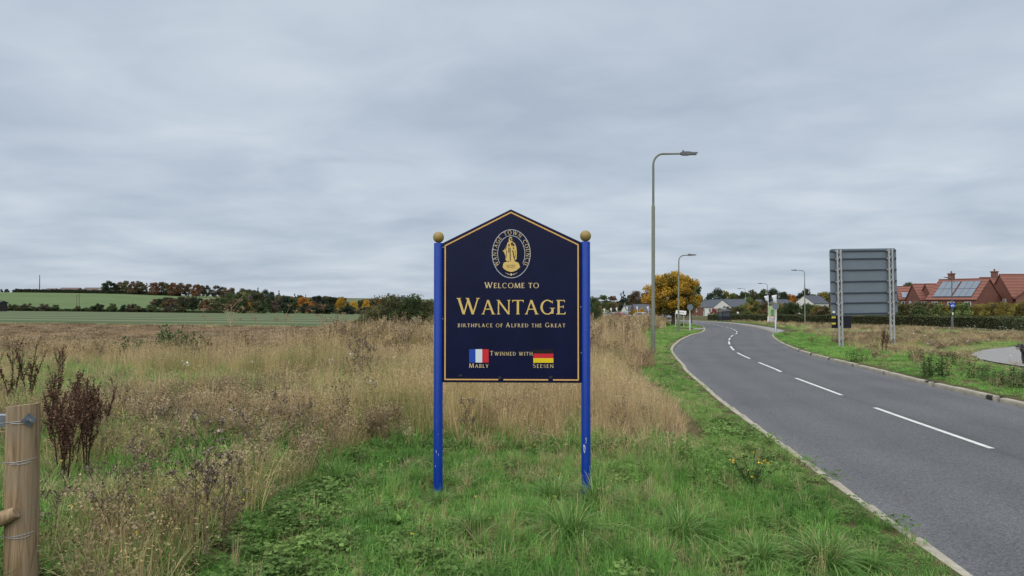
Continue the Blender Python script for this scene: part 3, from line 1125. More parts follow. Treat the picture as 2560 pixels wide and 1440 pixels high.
statue = [(655, 345), (690, 330), (720, 352), (728, 400), (722, 455), (760, 470), (800, 510), (830, 590), (845, 700), (845, 800), (838, 905),
          (800, 935), (795, 965), (850, 985), (885, 1000), (905, 1040), (930, 1110), (895, 1150), (820, 1205), (700, 1238), (590, 1205), (515, 1155),
          (485, 1120), (490, 1060), (505, 1010), (540, 985), (590, 975), (585, 955), (560, 930), (560, 840), (545, 790), (520, 725), (488, 705), (492, 682),
          (520, 675), (555, 620), (590, 560), (605, 500), (615, 475), (645, 462), (635, 430), (645, 380)]
mb = MB()
mb.add([em(x, y, FR - 0.003) for x, y in statue], [tuple(reversed(range(len(statue))))])
mb.obj('emblem_statue', M_LET, emb, 'gold figure in a cloak standing on a rounded pedestal')
dark = [[(660, 385), (690, 355), (715, 385), (700, 415), (720, 430), (700, 455), (680, 425)], [(690, 490), (740, 475), (790, 540), (780, 590), (740, 560), (715, 570), (695, 530)],
        [(625, 610), (640, 610), (645, 740), (628, 740)], [(655, 610), (668, 610), (668, 755), (655, 755)], [(680, 615), (695, 615), (690, 760), (678, 755)],
        [(668, 765), (690, 770), (688, 960), (674, 965), (665, 850)], [(725, 670), (760, 700), (775, 800), (800, 860), (785, 960), (770, 900), (750, 800)],
        [(575, 690), (592, 685), (580, 850), (568, 900)], [(560, 620), (605, 575), (570, 640), (535, 680)], [(800, 650), (812, 700), (815, 860), (806, 840)],
        [(735, 620), (770, 600), (785, 650), (750, 640)], [(625, 520), (660, 515), (665, 575), (630, 585)], [(590, 960), (660, 958), (640, 972), (600, 975)]]
mb = MB()
for p in dark:
    mb.add([em(x, y, FR - 0.0045) for x, y in p], [tuple(range(len(p)))])
mb.obj('emblem_shading', mat('emblem_dark_print', (0.05, 0.032, 0.025), 0.5), emb)


def em_text(text, x0, x1, base, h, m):
    pcs, w = text_pieces(text, 1, 1, .06)
    mb = MB()
    for g, x, _ in pcs:
        add_polys(mb, [[(x0 + (x + u) * (x1 - x0) / w, base - v * h) for u, v in p] for p in g], em, FR - 0.0045)
    return mb.obj('emblem_lettering', m, emb)


em_text('ALFRED', 575, 812, 1092, 42, MATS['emblem_dark_print'])
em_text('THE GREAT', 585, 805, 1135, 26, MATS['emblem_dark_print'])
mb = MB()
mb.add([em(704 + 30 * math.cos(2 * math.pi * k / 14), 1303 + 30 * math.sin(2 * math.pi * k / 14), FR - 0.003) for k in range(14)], [tuple(range(14))])
for s_ in (-1, 1):
    pts = [(704 + s_ * 45, 1308), (704 + s_ * 80, 1298), (704 + s_ * 120, 1276), (704 + s_ * 160, 1250)]
    for a, b, w0, w1 in zip(pts[:-1], pts[1:], (15, 13, 9), (13, 9, 3)):
        mb.add([em(a[0], a[1] - w0, FR - .003), em(b[0], b[1] - w1, FR - .003), em(b[0], b[1] + w1 * .2, FR - .003), em(a[0], a[1] + w0 * .2, FR - .003)], [(0, 1, 2, 3)])
mb.obj('emblem_ornament', M_PALE, emb)

# ------------------------------------------------------------------ lamp columns
M_GALV = mat('galvanised_steel', (0.42, 0.44, 0.46), 0.45, 0.5, 0.6)
M_COLUMN = mat('column_grey_green', (0.155, 0.165, 0.13), 0.6, 0.4, var=0.15, vscale=3, dirt=(0.09, 0.105, 0.06), dscale=2, damount=0.6, stretch=(6, 6, 0.6))
M_LUMIN = mat('lantern_grey', (0.085, 0.09, 0.095), 0.55, 0.4, var=0.1)
M_LENS = mat('lantern_lens', (0.35, 0.37, 0.38), 0.2, 0.5)


def lamp_column(loc, H, arm, face, label, lean=0.0):
    """roadside column with a curved bracket; face: yaw of the arm (0 = +x)"""
    t = empty('street_lamp', loc, face)
    t.rotation_euler = (0, lean, face)
    tag(t, label, 'street lamp', 'street lamps along the road')
    j = H * 0.735
    MB().lathe([(0.088, -0.4), (0.088, 1.15), (0.086, 1.2), (0.072, 1.25), (0.068, j), (0.050, j + 0.05)], n=16).obj('column', M_COLUMN, t)
    rad = 0.46
    pts = [(0, 0, j), (0, 0, H - rad)]
    for k in range(1, 8):
        a = math.pi / 2 * k / 8 * 0.96
        pts.append((rad * (1 - math.cos(a)), 0, H - rad + rad * math.sin(a)))
    pts.append((arm - 0.70, 0, H + 0.02))
    MB().tube(pts, [0.048, 0.046] + [0.042] * 7 + [0.036], 12).obj('bracket_arm', M_COLUMN, t)
    mb = MB()
    h0 = H + 0.02
    prof = [(arm - 0.72, 0.05, -0.03, 0.05), (arm - 0.60, 0.075, -0.06, 0.09), (arm - 0.42, 0.12, -0.05, 0.09), (arm - 0.22, 0.13, -0.02, 0.07), (arm - 0.03, 0.12, 0.02, 0.075), (arm, 0.08, 0.035, 0.07)]
    vs, fs = [], []
    for x, w, lo, hi in prof:
        vs += [(x, -w, h0 + lo), (x, w, h0 + lo), (x, w * 0.8, h0 + hi), (x, -w * 0.8, h0 + hi)]
    for i in range(len(prof) - 1):
        b = i * 4
        for k in range(4):
            fs.append((b + k, b + (k + 1) % 4, b + 4 + (k + 1) % 4, b + 4 + k))
    e_ = (len(prof) - 1) * 4
    fs += [(3, 2, 1, 0), (e_, e_ + 1, e_ + 2, e_ + 3)]
    mb.add(vs, fs)
    lum = mb.obj('lantern', M_LUMIN, t)
    MB().lathe([(0.035, 0), (0.035, 0.05), (0.02, 0.065)], (arm - 0.60, 0, h0 + 0.085), 10).obj('photocell', M_LUMIN, lum)
    MB().box((arm - 0.2, 0, h0 - 0.018), (0.30, 0.16, 0.02)).obj('lens', M_LENS, lum)
    MB().box((0, -0.085, 0.75), (0.10, 0.02, 0.45)).obj('access_door', M_COLUMN, t)
    return t


p = hit(1633, 887); lamp_column(p, (p.y / F) * (886 - 381), 1.85, R(8), 'tall grey-green lamp column rising beside straw grass behind the welcome sign', R(0.25))
p = hit(1696, 832); lamp_column(p, (p.y / F) * (832 - 638), 1.45, R(8), 'lamp column in the mown verge in front of the big orange tree', R(0.6))
for px, Y, top, lab in ((2012, 94, 676, 'lamp column rising from shrubs beside the white rendered house'), (1919, 126, 709, 'lamp column standing beside the two pale banner flags'), (1864, 152, 722, 'lamp column just past the bus shelter in front of pines'), (1761, 235, 741, 'small far lamp column above the slate roofed brick houses')):
    g = on_ground(px, Y)
    lamp_column(g, at(px, top, Y).z - g.z, 1.75, math.pi - R(6), lab)

# short footpath lamp with a blue round sign
g = on_ground(2380, 64)
H5 = at(2380, 697, 64).z - g.z
t = empty('path_lamp', g)
tag(t, 'short lamp column with round blue cycle sign standing in front of the hedge', 'street lamp')
MB().lathe([(0.10, -0.3), (0.10, 1.0), (0.095, 1.05), (0.075, 1.1), (0.05, 1.22), (0.045, 2.0), (0.038, H5)], n=12).obj('column', mat('dark_grey_column', (0.10, 0.105, 0.11), 0.55, 0.4, var=0.1), t)
MB().tube([(0, 0, H5 - 0.05), (-0.12, 0, H5 + 0.05), (-0.30, 0, H5 + 0.10), (-0.72, 0, H5 + 0.16)], [0.05, 0.07, 0.06, 0.03], 8).obj('lantern', M_LUMIN, t)
mb = MB(); zc_ = at(2380, 763, 64).z - g.z
mb.tube([(0, -0.07, zc_), (0, -0.09, zc_)], 0.24, 24)
disc = mb.obj('sign_disc', mat('sign_blue', (0.01, 0.075, 0.42), 0.4, 0.5), t, 'round blue cycle route sign')
mb = MB()
for sx_ in (-0.085, 0.085):
    mb.tube([(sx_, -0.093, zc_ - 0.06), (sx_, -0.097, zc_ - 0.06)], 0.06, 12)
mb.tube([(-0.085, -0.1, zc_ - 0.05), (-0.03, -0.1, zc_ + 0.06), (0.06, -0.1, zc_ + 0.06), (0.085, -0.1, zc_ - 0.06)], 0.013, 5)
mb.obj('cycle_symbol', mat('sign_white', (0.75, 0.75, 0.74), 0.5), disc)
MB().box((0, -0.10, at(2380, 784, 64).z - g.z), (0.10, 0.01, 0.24)).obj('label_plate', MATS['sign_white'], t)

# ------------------------------------------------------------------ back of the big road sign on lattice posts
M_SGREY = mat('sign_back_grey', (0.135, 0.165, 0.195), 0.5, 0.4, 0.0, var=0.06, vscale=1.5, dirt=(0.11, 0.135, 0.16), dscale=2.0, damount=0.5)
M_RIB = mat('sign_rib_dark', (0.032, 0.043, 0.056), 0.5, 0.4)
M_LATT = mat('lattice_galvanised', (0.40, 0.41, 0.41), 0.5, 0.5, 0.35, var=0.2, vscale=8)
YB = 33.0
yawB = 0.0
cB = on_ground(2165.5, YB)
t = empty('road_sign', cB, yawB)
t.rotation_euler = (0, R(-0.9), R(3))
tag(t, 'large grey road sign seen from behind on two lattice posts', 'sign')
pxm = YB / F


def bx(px): return (px - 2165.5) * pxm * 1.03 + .20
def bz(py): return at(2165, py, YB).z - cB.z


x0, x1, z0, z1 = bx(2076), bx(2243.5), bz(789), bz(620.5)
mb = MB()
rc_ = 0.12
poly = []
for cx_, cz_, a0 in ((x1 - rc_, z0 + rc_, -90), (x1 - rc_, z1 - rc_, 0), (x0 + rc_, z1 - rc_, 90), (x0 + rc_, z0 + rc_, 180)):
    for k in range(5):
        a = R(a0 + 90 * k / 4)
        poly.append((cx_ + rc_ * math.cos(a), cz_ + rc_ * math.sin(a)))
mb.prism(poly, lambda u, v, d: (u, d, v), 0.30, 0.27)
plate = mb.obj('panel', M_SGREY, t)
for py in (626.3, 646.0, 674.3, 703, 731.8, 757, 784):
    z = bz(py)
    MB().box(((x0 + x1) / 2, 0.245, z), (x1 - x0 - 0.04, 0.05, 0.055)).obj('stiffening_rail', M_RIB, plate)
# visible seams between the boards
for px in (2095.7, 2225.3):
    xc = bx(px)
    w, dpt = 0.082, 0.07
    mb = MB()
    zt = z1 - 0.03
    for sx_ in (-1, 1):
        mb.box((xc + sx_ * w, 0.15, zt / 2 - 0.2), (0.062, 0.07, zt + 0.4))
    n = int(zt / 0.26)
    for k in range(n):
        za, zb = k * zt / n, (k + 1) * zt / n
        s_ = 1 if k % 2 else -1
        mb.tube([(xc - s_ * w, 0.15, za), (xc + s_ * w, 0.15, zb)], 0.02, 5)
    post = mb.obj('lattice_post', M_LATT, t)
    for py in (626.3, 646.0, 674.3, 703, 731.8, 757, 784):
        for s_ in (-1, 1):
            MB().box((xc + s_ * 0.14, 0.19, bz(py)), (0.05, 0.06, 0.06)).obj('clamp', M_LATT, post)
mb = MB().box(((bx(2077) + bx(2126)) / 2, 0.285, (bz(789.5) + bz(820)) / 2), (bx(2126) - bx(2077), 0.03, bz(789.5) - bz(820) - 0.01))
blk = mb.obj('sub_plate', mat('black_plate', (0.008, 0.010, 0.018), 0.5, 0.3), t, 'black plate hung below the grey panel')
for py in (792.5, 808):
    MB().box(((bx(2077) + bx(2087.5)) / 2, 0.266, bz(py)), (0.20, 0.006, 0.085)).obj('yellow_label', mat('label_yellow', (0.55, 0.46, 0.05), 0.5), blk)
MB().box((bx(2083), 0.266, bz(779)), (0.11, 0.006, 0.09)).obj('white_label', MATS['sign_white'], plate)


# ------------------------------------------------------------------ small signs
def round_back(px, base, top, r_px, label):
    p = hit(px, base)
    k = p.y / F
    Hh = (base - top) * k
    t = empty('road_sign', p, R(random.uniform(-12, 12)))
    tag(t, label, 'sign', 'round signs seen from behind')
    MB().lathe([(0.075, -0.2), (0.075, 0.95), (0.045, 1.0), (0.04, Hh)], n=10).obj('post', M_GALV, t)
    r = r_px * k
    zc2 = Hh - r * 1.0
    MB().tube([(0, -0.06, zc2), (0, -0.075, zc2)], r, 28).obj('sign_disc', M_SGREY, t)
    for dz in (-0.12, 0.12):
        MB().box((0, -0.05, zc2 + dz), (r * 1.5, 0.03, 0.05)).obj('clip', M_LATT, t)


round_back(1725, 829, 760.5, 8.0, 'round grey sign back on a post at the mown corner left of the road')
round_back(1939, 832, 758, 8.0, 'round grey sign back on a post at the grassy kerb right of the road')

g = on_ground(1699, 72)
t = empty('name_board', g, R(-10)); tag(t, 'small white tilted board on two posts beside the orange tree trunk', 'sign')
zb_ = at(1699, 781, 72).z - g.z
for sx_ in (-0.42, 0.42):
    MB().box((sx_, 0.03, zb_ / 2 - 0.1), (0.07, 0.05, zb_ + 0.2)).obj('post', M_LATT, t)
bo = MB().box((0, 0, zb_), (1.05, 0.03, 0.40)).obj('board', MATS['sign_white'], t)
bo.rotation_euler = (0, R(5), 0)
MB().box((0, -0.018, zb_ - 0.02), (0.7, 0.004, 0.05)).obj('lettering', M_RIB, bo)

# advertising board with white pickets, and its banner flags
g = on_ground(1928, 100)
t = empty('advertising_board', g, R(-8)); tag(t, 'tall green and white advertising board above white pickets beside the pavement', 'sign')
k = 100 / F
MB().box((0, 0, at(0, 778, 100).z - g.z), (0.95, 0.06, 27 * k)).obj('board', mat('board_pale_green', (0.34, 0.42, 0.24), 0.5, var=0.25, vscale=2), t)
MB().box((0.16, -0.035, at(0, 782, 100).z - g.z), (0.42, 0.01, 16 * k)).obj('picture_print', mat('board_green', (0.10, 0.24, 0.10), 0.5, var=0.5, vscale=4), t)
MB().box((0.14, -0.035, at(0, 792, 100).z - g.z), (0.6, 0.01, 5 * k)).obj('colour_band', mat('board_orange', (0.40, 0.13, 0.05), 0.5), t)
zt = at(0, 791, 100).z - g.z
for i in range(7):
    MB().box((-0.5 + i * 0.17, -0.08, zt / 2 - 0.1), (0.085, 0.025, zt + 0.2)).obj('picket', MATS['sign_white'], t)

M_FLAGC = mat('flag_cloth', (0.58, 0.60, 0.63), 0.8, 0.1, var=0.12, vscale=3)
M_POLEW = mat('flag_pole_white', (0.62, 0.63, 0.64), 0.5)


def banner(px, Y, top, wpx, hpx, label, group, side=-1):
    g = on_ground(px, Y)
    k = Y / F
    Hh = at(px, top, Y).z - g.z
    t = empty('banner_flag', g, R(random.uniform(-10, 10)))
    tag(t, label, 'flag', group)
    MB().lathe([(0.06, -0.2), (0.05, 1.0), (0.035, Hh)], n=8).obj('pole', M_POLEW, t)
    w, h = wpx * k * side, hpx * k
    n = 7
    vs, fs = [], []
    for i in range(n):
        for j in range(5):
            u, v = i / (n - 1), j / 4
            x = w * u * (1 - 0.45 * v * u)
            y = 0.18 * math.sin(u * 4 + v * 2.2) * u
            vs.append((x, y, Hh - 0.05 - h * v - 0.12 * h * u * (1 - v)))
    for i in range(n - 1):
        for j in range(4):
            b = i * 5 + j
            fs.append((b, b + 5, b + 6, b + 1))
    me = mesh_np('flag_cloth', vs, fs, [M_FLAGC], smooth=True)
    o = link(bpy.data.objects.new('flag_cloth', me), t)
    sol = o.modifiers.new('solid', 'SOLIDIFY'); sol.thickness = 0.01


banner(1941, 104, 736, 12.5, 21, 'pale grey banner flag flying above the advertising board', 'banner flags')
banner(1921, 108, 738, 11.5, 15, 'pale grey banner flag next to the far lamp column', 'banner flags')
for px, Y, top in ((1512, 185, 771), (1529, 180, 769.5), (1543, 175, 768.5), (1569, 170, 766), (1594, 160, 765.5), (1621, 150, 765.5)):
    banner(px, Y, top, 4.5 if px < 1600 else 5, 8.5, 'small white banner flag on a pole in the row behind the parked cars', 'row of white banner flags', 1 if px > 1640 else -1)

# bus stop pole
g = on_ground(1845, 122)
t = empty('bus_stop_pole', g); tag(t, 'thin bus stop pole with small white flag plate near the shelter', 'bus stop')
Hh = at(0, 780, 122).z - g.z
MB().lathe([(0.045, -0.2), (0.045, Hh)], n=8).obj('pole', M_GALV, t)
MB().box((-0.05, -0.03, Hh - 0.12), (0.34, 0.02, 0.30)).obj('flag_plate', MATS['sign_white'], t)

# ------------------------------------------------------------------ bus shelter
M_BLACK = mat('black_frame', (0.014, 0.015, 0.018), 0.5, 0.4)
M_GLASS = mat('shelter_glass', (0.07, 0.08, 0.095), 0.25, 0.4)
g = on_ground(1811, 119)
t = empty('bus_shelter', g, R(14)); tag(t, 'black framed bus shelter with pitched roof and small cupola on the pavement', 'bus shelter')
W_, D_, Hh = 1.55, 1.3, 1.72
for sx_ in (-1, 1):
    for sy_ in (-1, 1):
        MB().box((sx_ * W_ / 2, sy_ * D_ / 2, Hh / 2), (0.10, 0.10, Hh)).obj('corner_post', M_BLACK, t)
for sx_, sy_, w, d in ((0, -1, W_, 0.04), (0, 1, W_, 0.04), (-1, 0, 0.04, D_), (1, 0, 0.04, D_)):
    MB().box((sx_ * W_ / 2, sy_ * D_ / 2, Hh * 0.70), (max(w - 0.12, 0.03), max(d - 0.12, 0.03) if d > 0.1 else 0.03, Hh * 0.42)).obj('glass_panel', M_GLASS, t)
    MB().box((sx_ * W_ / 2, sy_ * D_ / 2, Hh * 0.27), (max(w - 0.12, 0.05), max(d - 0.12, 0.05) if d > 0.1 else 0.05, Hh * 0.30)).obj('lower_panel', mat('shelter_panel', (0.02, 0.022, 0.027), 0.5), t)
    MB().box((sx_ * W_ / 2, sy_ * D_ / 2, Hh * 0.46), (max(w, 0.08), max(d, 0.08), 0.07)).obj('rail', M_BLACK, t)
roof = MB().box((0, 0, Hh + 0.17), (W_ + 0.35, D_ + 0.35, 0.34), taper=0.45).obj('roof', mat('lead_roof', (0.05, 0.055, 0.065), 0.5, 0.4, var=0.15), t)
MB().box((0, 0, Hh + 0.50), (0.40, 0.40, 0.34)).obj('cupola', mat('cupola_white', (0.40, 0.42, 0.45), 0.6), roof)
MB().box((0, 0, Hh + 0.76), (0.50, 0.50, 0.22), taper=0.2).obj('cupola_cap', M_BLACK, roof)

# ------------------------------------------------------------------ cars on the far road
M_TYRE = mat('tyre_rubber', (0.012, 0.012, 0.013), 0.8)
M_RIM = mat('wheel_rim', (0.35, 0.36, 0.37), 0.35, 0.5, 0.7)
M_CGLASS = mat('car_glass', (0.02, 0.025, 0.03), 0.08, 0.6)
M_HEAD = mat('headlight_glass', (0.65, 0.67, 0.70), 0.15, 0.6)
M_TAIL = mat('tail_light_red', (0.30, 0.01, 0.01), 0.25, 0.5)


def car(loc, yaw, paint, label, Lc=4.2):
    t = empty('car', loc, yaw)
    tag(t, label, 'car', 'cars on the far bend of the road')
    h = Lc / 4.2
    side = [(-2.08, .28), (2.05, .28), (2.10, .50), (2.02, .72), (1.25, .92), (0.55, 1.38), (-0.2, 1.46), (-1.15, 1.40), (-1.85, 1.00), (-2.08, .88)]
    def ring(w0, wtop):
        return w0
    vs, fs = [], []
    n = len(side)
    for sgn_ in (-1, 1):
        for x, z in side:
            w = 0.86 if z < 0.95 else 0.86 - (z - 0.95) * 0.42
            vs.append((x * h, sgn_ * w, z))
    fs = [tuple(range(n)), tuple(reversed(range(n, 2 * n)))]
    for i in range(n):
        j = (i + 1) % n
        fs.append((i, n + i, n + j, j))
    body = MB().add(vs, fs).obj('body', paint, t)
    bv = body.modifiers.new('bevel', 'BEVEL'); bv.width = 0.05; bv.segments = 2; bv.limit_method = 'ANGLE'
    def slab(pts, name, m, par):
        return MB().add(pts, [tuple(range(len(pts)))]).obj(name, m, par)
    slab([(1.20 * h, -.70, .965), (1.20 * h, .70, .965), (.62 * h, .60, 1.35), (.62 * h, -.60, 1.35)], 'windscreen', M_CGLASS, body)
    slab([(-1.83 * h, .68, 1.04), (-1.83 * h, -.68, 1.04), (-1.24 * h, -.60, 1.37), (-1.24 * h, .60, 1.37)], 'rear_window', M_CGLASS, body)
    for sgn_ in (-1, 1):
        pts = [(1.0 * h, sgn_ * .872, .96), (.5 * h, sgn_ * .72, 1.32), (-1.05 * h, sgn_ * .72, 1.33), (-1.6 * h, sgn_ * .872, .98)]
        slab(pts if sgn_ < 0 else pts[::-1], 'side_window', M_CGLASS, body)
        MB().box((2.05 * h, sgn_ * .62, .64), (.16, .34, .15)).obj('headlight', M_HEAD, body)
        MB().box((-2.06 * h, sgn_ * .66, .80), (.10, .26, .18)).obj('tail_light', M_TAIL, body)
        for xx in (-1.28, 1.30):
            wh = MB().tube([(xx * h, sgn_ * .68, .32), (xx * h, sgn_ * .88, .32)], .32, 18).obj('wheel', M_TYRE, t)
            MB().tube([(xx * h, sgn_ * .875, .32), (xx * h, sgn_ * .892, .32)], .19, 14).obj('rim', M_RIM, wh)
    MB().box((2.10 * h, 0, .42), (.03, .52, .11)).obj('number_plate', mat('plate_white', (.6, .6, .58), .5), body)
    return t


def paint(name, c): return mat(name, c, 0.28, 0.5, 0.1, coat=0.5)


def car_on(px, Y, p, label, dy=0.0):
    x = at(px, 752, Y).x
    i = int(np.argmin((ROAD[:, 0] - x) ** 2 + (ROAD[:, 1] - Y) ** 2))
    yaw = math.atan2(TAN[i, 1], TAN[i, 0]) + math.pi + R(dy)
    car((x, Y, float(road_z(Y)) + 0.02 + (0.1 if abs(road_d(x, Y)[0]) > HW else 0)), yaw, p, label)


car_on(1552, 147, paint('car_red', (0.33, 0.014, 0.016)), 'red car low behind the straw grass', 30)
car_on(1560, 160, paint('car_white', (0.62, 0.63, 0.64)), 'white car just behind the red car', 25)
car_on(1606, 156, paint('car_silver', (0.42, 0.44, 0.46)), 'silver car in front of the houses by the hedge', 25)
car_on(1652, 146, paint('car_blue_grey', (0.10, 0.13, 0.17)), 'blue-grey car half hidden beside the orange tree', 35)
car_on(1511, 172, paint('car_pale_green', (0.36, 0.40, 0.38)), 'pale green-grey car furthest along the straw, beside the autumn shrubs', 0)
car_on(1536, 168, paint('car_dark_silver', (0.22, 0.23, 0.25)), 'dark silver car between the pale and the white cars', 0)


# ------------------------------------------------------------------ houses
def brick_mat(name, c1, c2, mortar, scale=3.2):
    m = bpy.data.materials.new(name); m.use_nodes = True
    N, L = m.node_tree.nodes, m.node_tree.links
    b = N['Principled BSDF']; b.inputs['Roughness'].default_value = 0.9; b.inputs['Specular IOR Level'].default_value = 0.15
    tcn = N.new('ShaderNodeTexCoord'); mp = N.new('ShaderNodeMapping'); mp.inputs['Rotation'].default_value = (R(90), 0, 0)
    L.new(tcn.outputs['Object'], mp.inputs['Vector'])
    t = N.new('ShaderNodeTexBrick'); t.inputs['Scale'].default_value = scale
    t.inputs['Color1'].default_value = (*c1, 1); t.inputs['Color2'].default_value = (*c2, 1); t.inputs['Mortar'].default_value = (*mortar, 1)
    t.inputs['Mortar Size'].default_value = 0.014
    L.new(mp.outputs[0], t.inputs['Vector'])
    nz = N.new('ShaderNodeTexNoise'); nz.inputs['Scale'].default_value = 1.2; nz.inputs['Detail'].default_value = 6
    L.new(tcn.outputs['Object'], nz.inputs['Vector'])
    mr = N.new('ShaderNodeMapRange'); mr.inputs['To Min'].default_value = 0.72; mr.inputs['To Max'].default_value = 1.28
    L.new(nz.outputs['Fac'], mr.inputs['Value'])
    hs = N.new('ShaderNodeHueSaturation'); L.new(t.outputs['Color'], hs.inputs['Color']); L.new(mr.outputs[0], hs.inputs['Value'])
    L.new(hs.outputs[0], b.inputs['Base Color'])
    MATS[name] = m
    return m


def tile_mat(name, c, dark, pitch=0.50):
    m = bpy.data.materials.new(name); m.use_nodes = True
    N, L = m.node_tree.nodes, m.node_tree.links
    b = N['Principled BSDF']; b.inputs['Roughness'].default_value = 0.8; b.inputs['Specular IOR Level'].default_value = 0.25
    tcn = N.new('ShaderNodeTexCoord')
    w = N.new('ShaderNodeTexWave'); w.bands_direction = 'Z'; w.wave_profile = 'SAW'
    w.inputs['Scale'].default_value = 0.314 / pitch; w.inputs['Distortion'].default_value = 0.0
    L.new(tcn.outputs['Object'], w.inputs['Vector'])
    nz = N.new('ShaderNodeTexNoise'); nz.inputs['Scale'].default_value = 3.0; nz.inputs['Detail'].default_value = 7; nz.inputs['Roughness'].default_value = 0.7
    L.new(tcn.outputs['Object'], nz.inputs['Vector'])
    r = N.new('ShaderNodeValToRGB')
    r.color_ramp.elements[0].position = 0.0; r.color_ramp.elements[0].color = (*dark, 1)
    r.color_ramp.elements[1].position = 0.38; r.color_ramp.elements[1].color = (*c, 1)
    L.new(w.outputs['Fac'], r.inputs[0])
    mr = N.new('ShaderNodeMapRange'); mr.inputs['To Min'].default_value = 0.6; mr.inputs['To Max'].default_value = 1.4
    L.new(nz.outputs['Fac'], mr.inputs['Value'])
    hs = N.new('ShaderNodeHueSaturation'); L.new(r.outputs[0], hs.inputs['Color']); L.new(mr.outputs[0], hs.inputs['Value'])
    L.new(hs.outputs[0], b.inputs['Base Color'])
    bp = N.new('ShaderNodeBump'); bp.inputs['Strength'].default_value = 0.8; bp.inputs['Distance'].default_value = 0.04
    L.new(w.outputs['Fac'], bp.inputs['Height']); L.new(bp.outputs[0], b.inputs['Normal'])
    MATS[name] = m
    return m


M_BRICK = brick_mat('red_brick', (0.185, 0.080, 0.058), (0.15, 0.068, 0.052), (0.22, 0.16, 0.13))
M_TILE = tile_mat('red_clay_tile', (0.205, 0.087, 0.066), (0.065, 0.029, 0.023))
M_SLATE = tile_mat('grey_slate', (0.085, 0.095, 0.115), (0.045, 0.05, 0.06), 0.3)
M_RENDER = mat('white_render', (0.62, 0.61, 0.58), 0.9, 0.2, var=0.06, vscale=1)
M_WFRAME = mat('window_frame_white', (0.72, 0.72, 0.70), 0.5)
M_PANE = mat('window_pane', (0.045, 0.055, 0.065), 0.08, 0.6)
M_SOLAR = mat('solar_glass', (0.16, 0.19, 0.23), 0.25, 0.5, var=0.1, vscale=2)
M_SOLARF = mat('solar_frame', (0.03, 0.034, 0.04), 0.4)


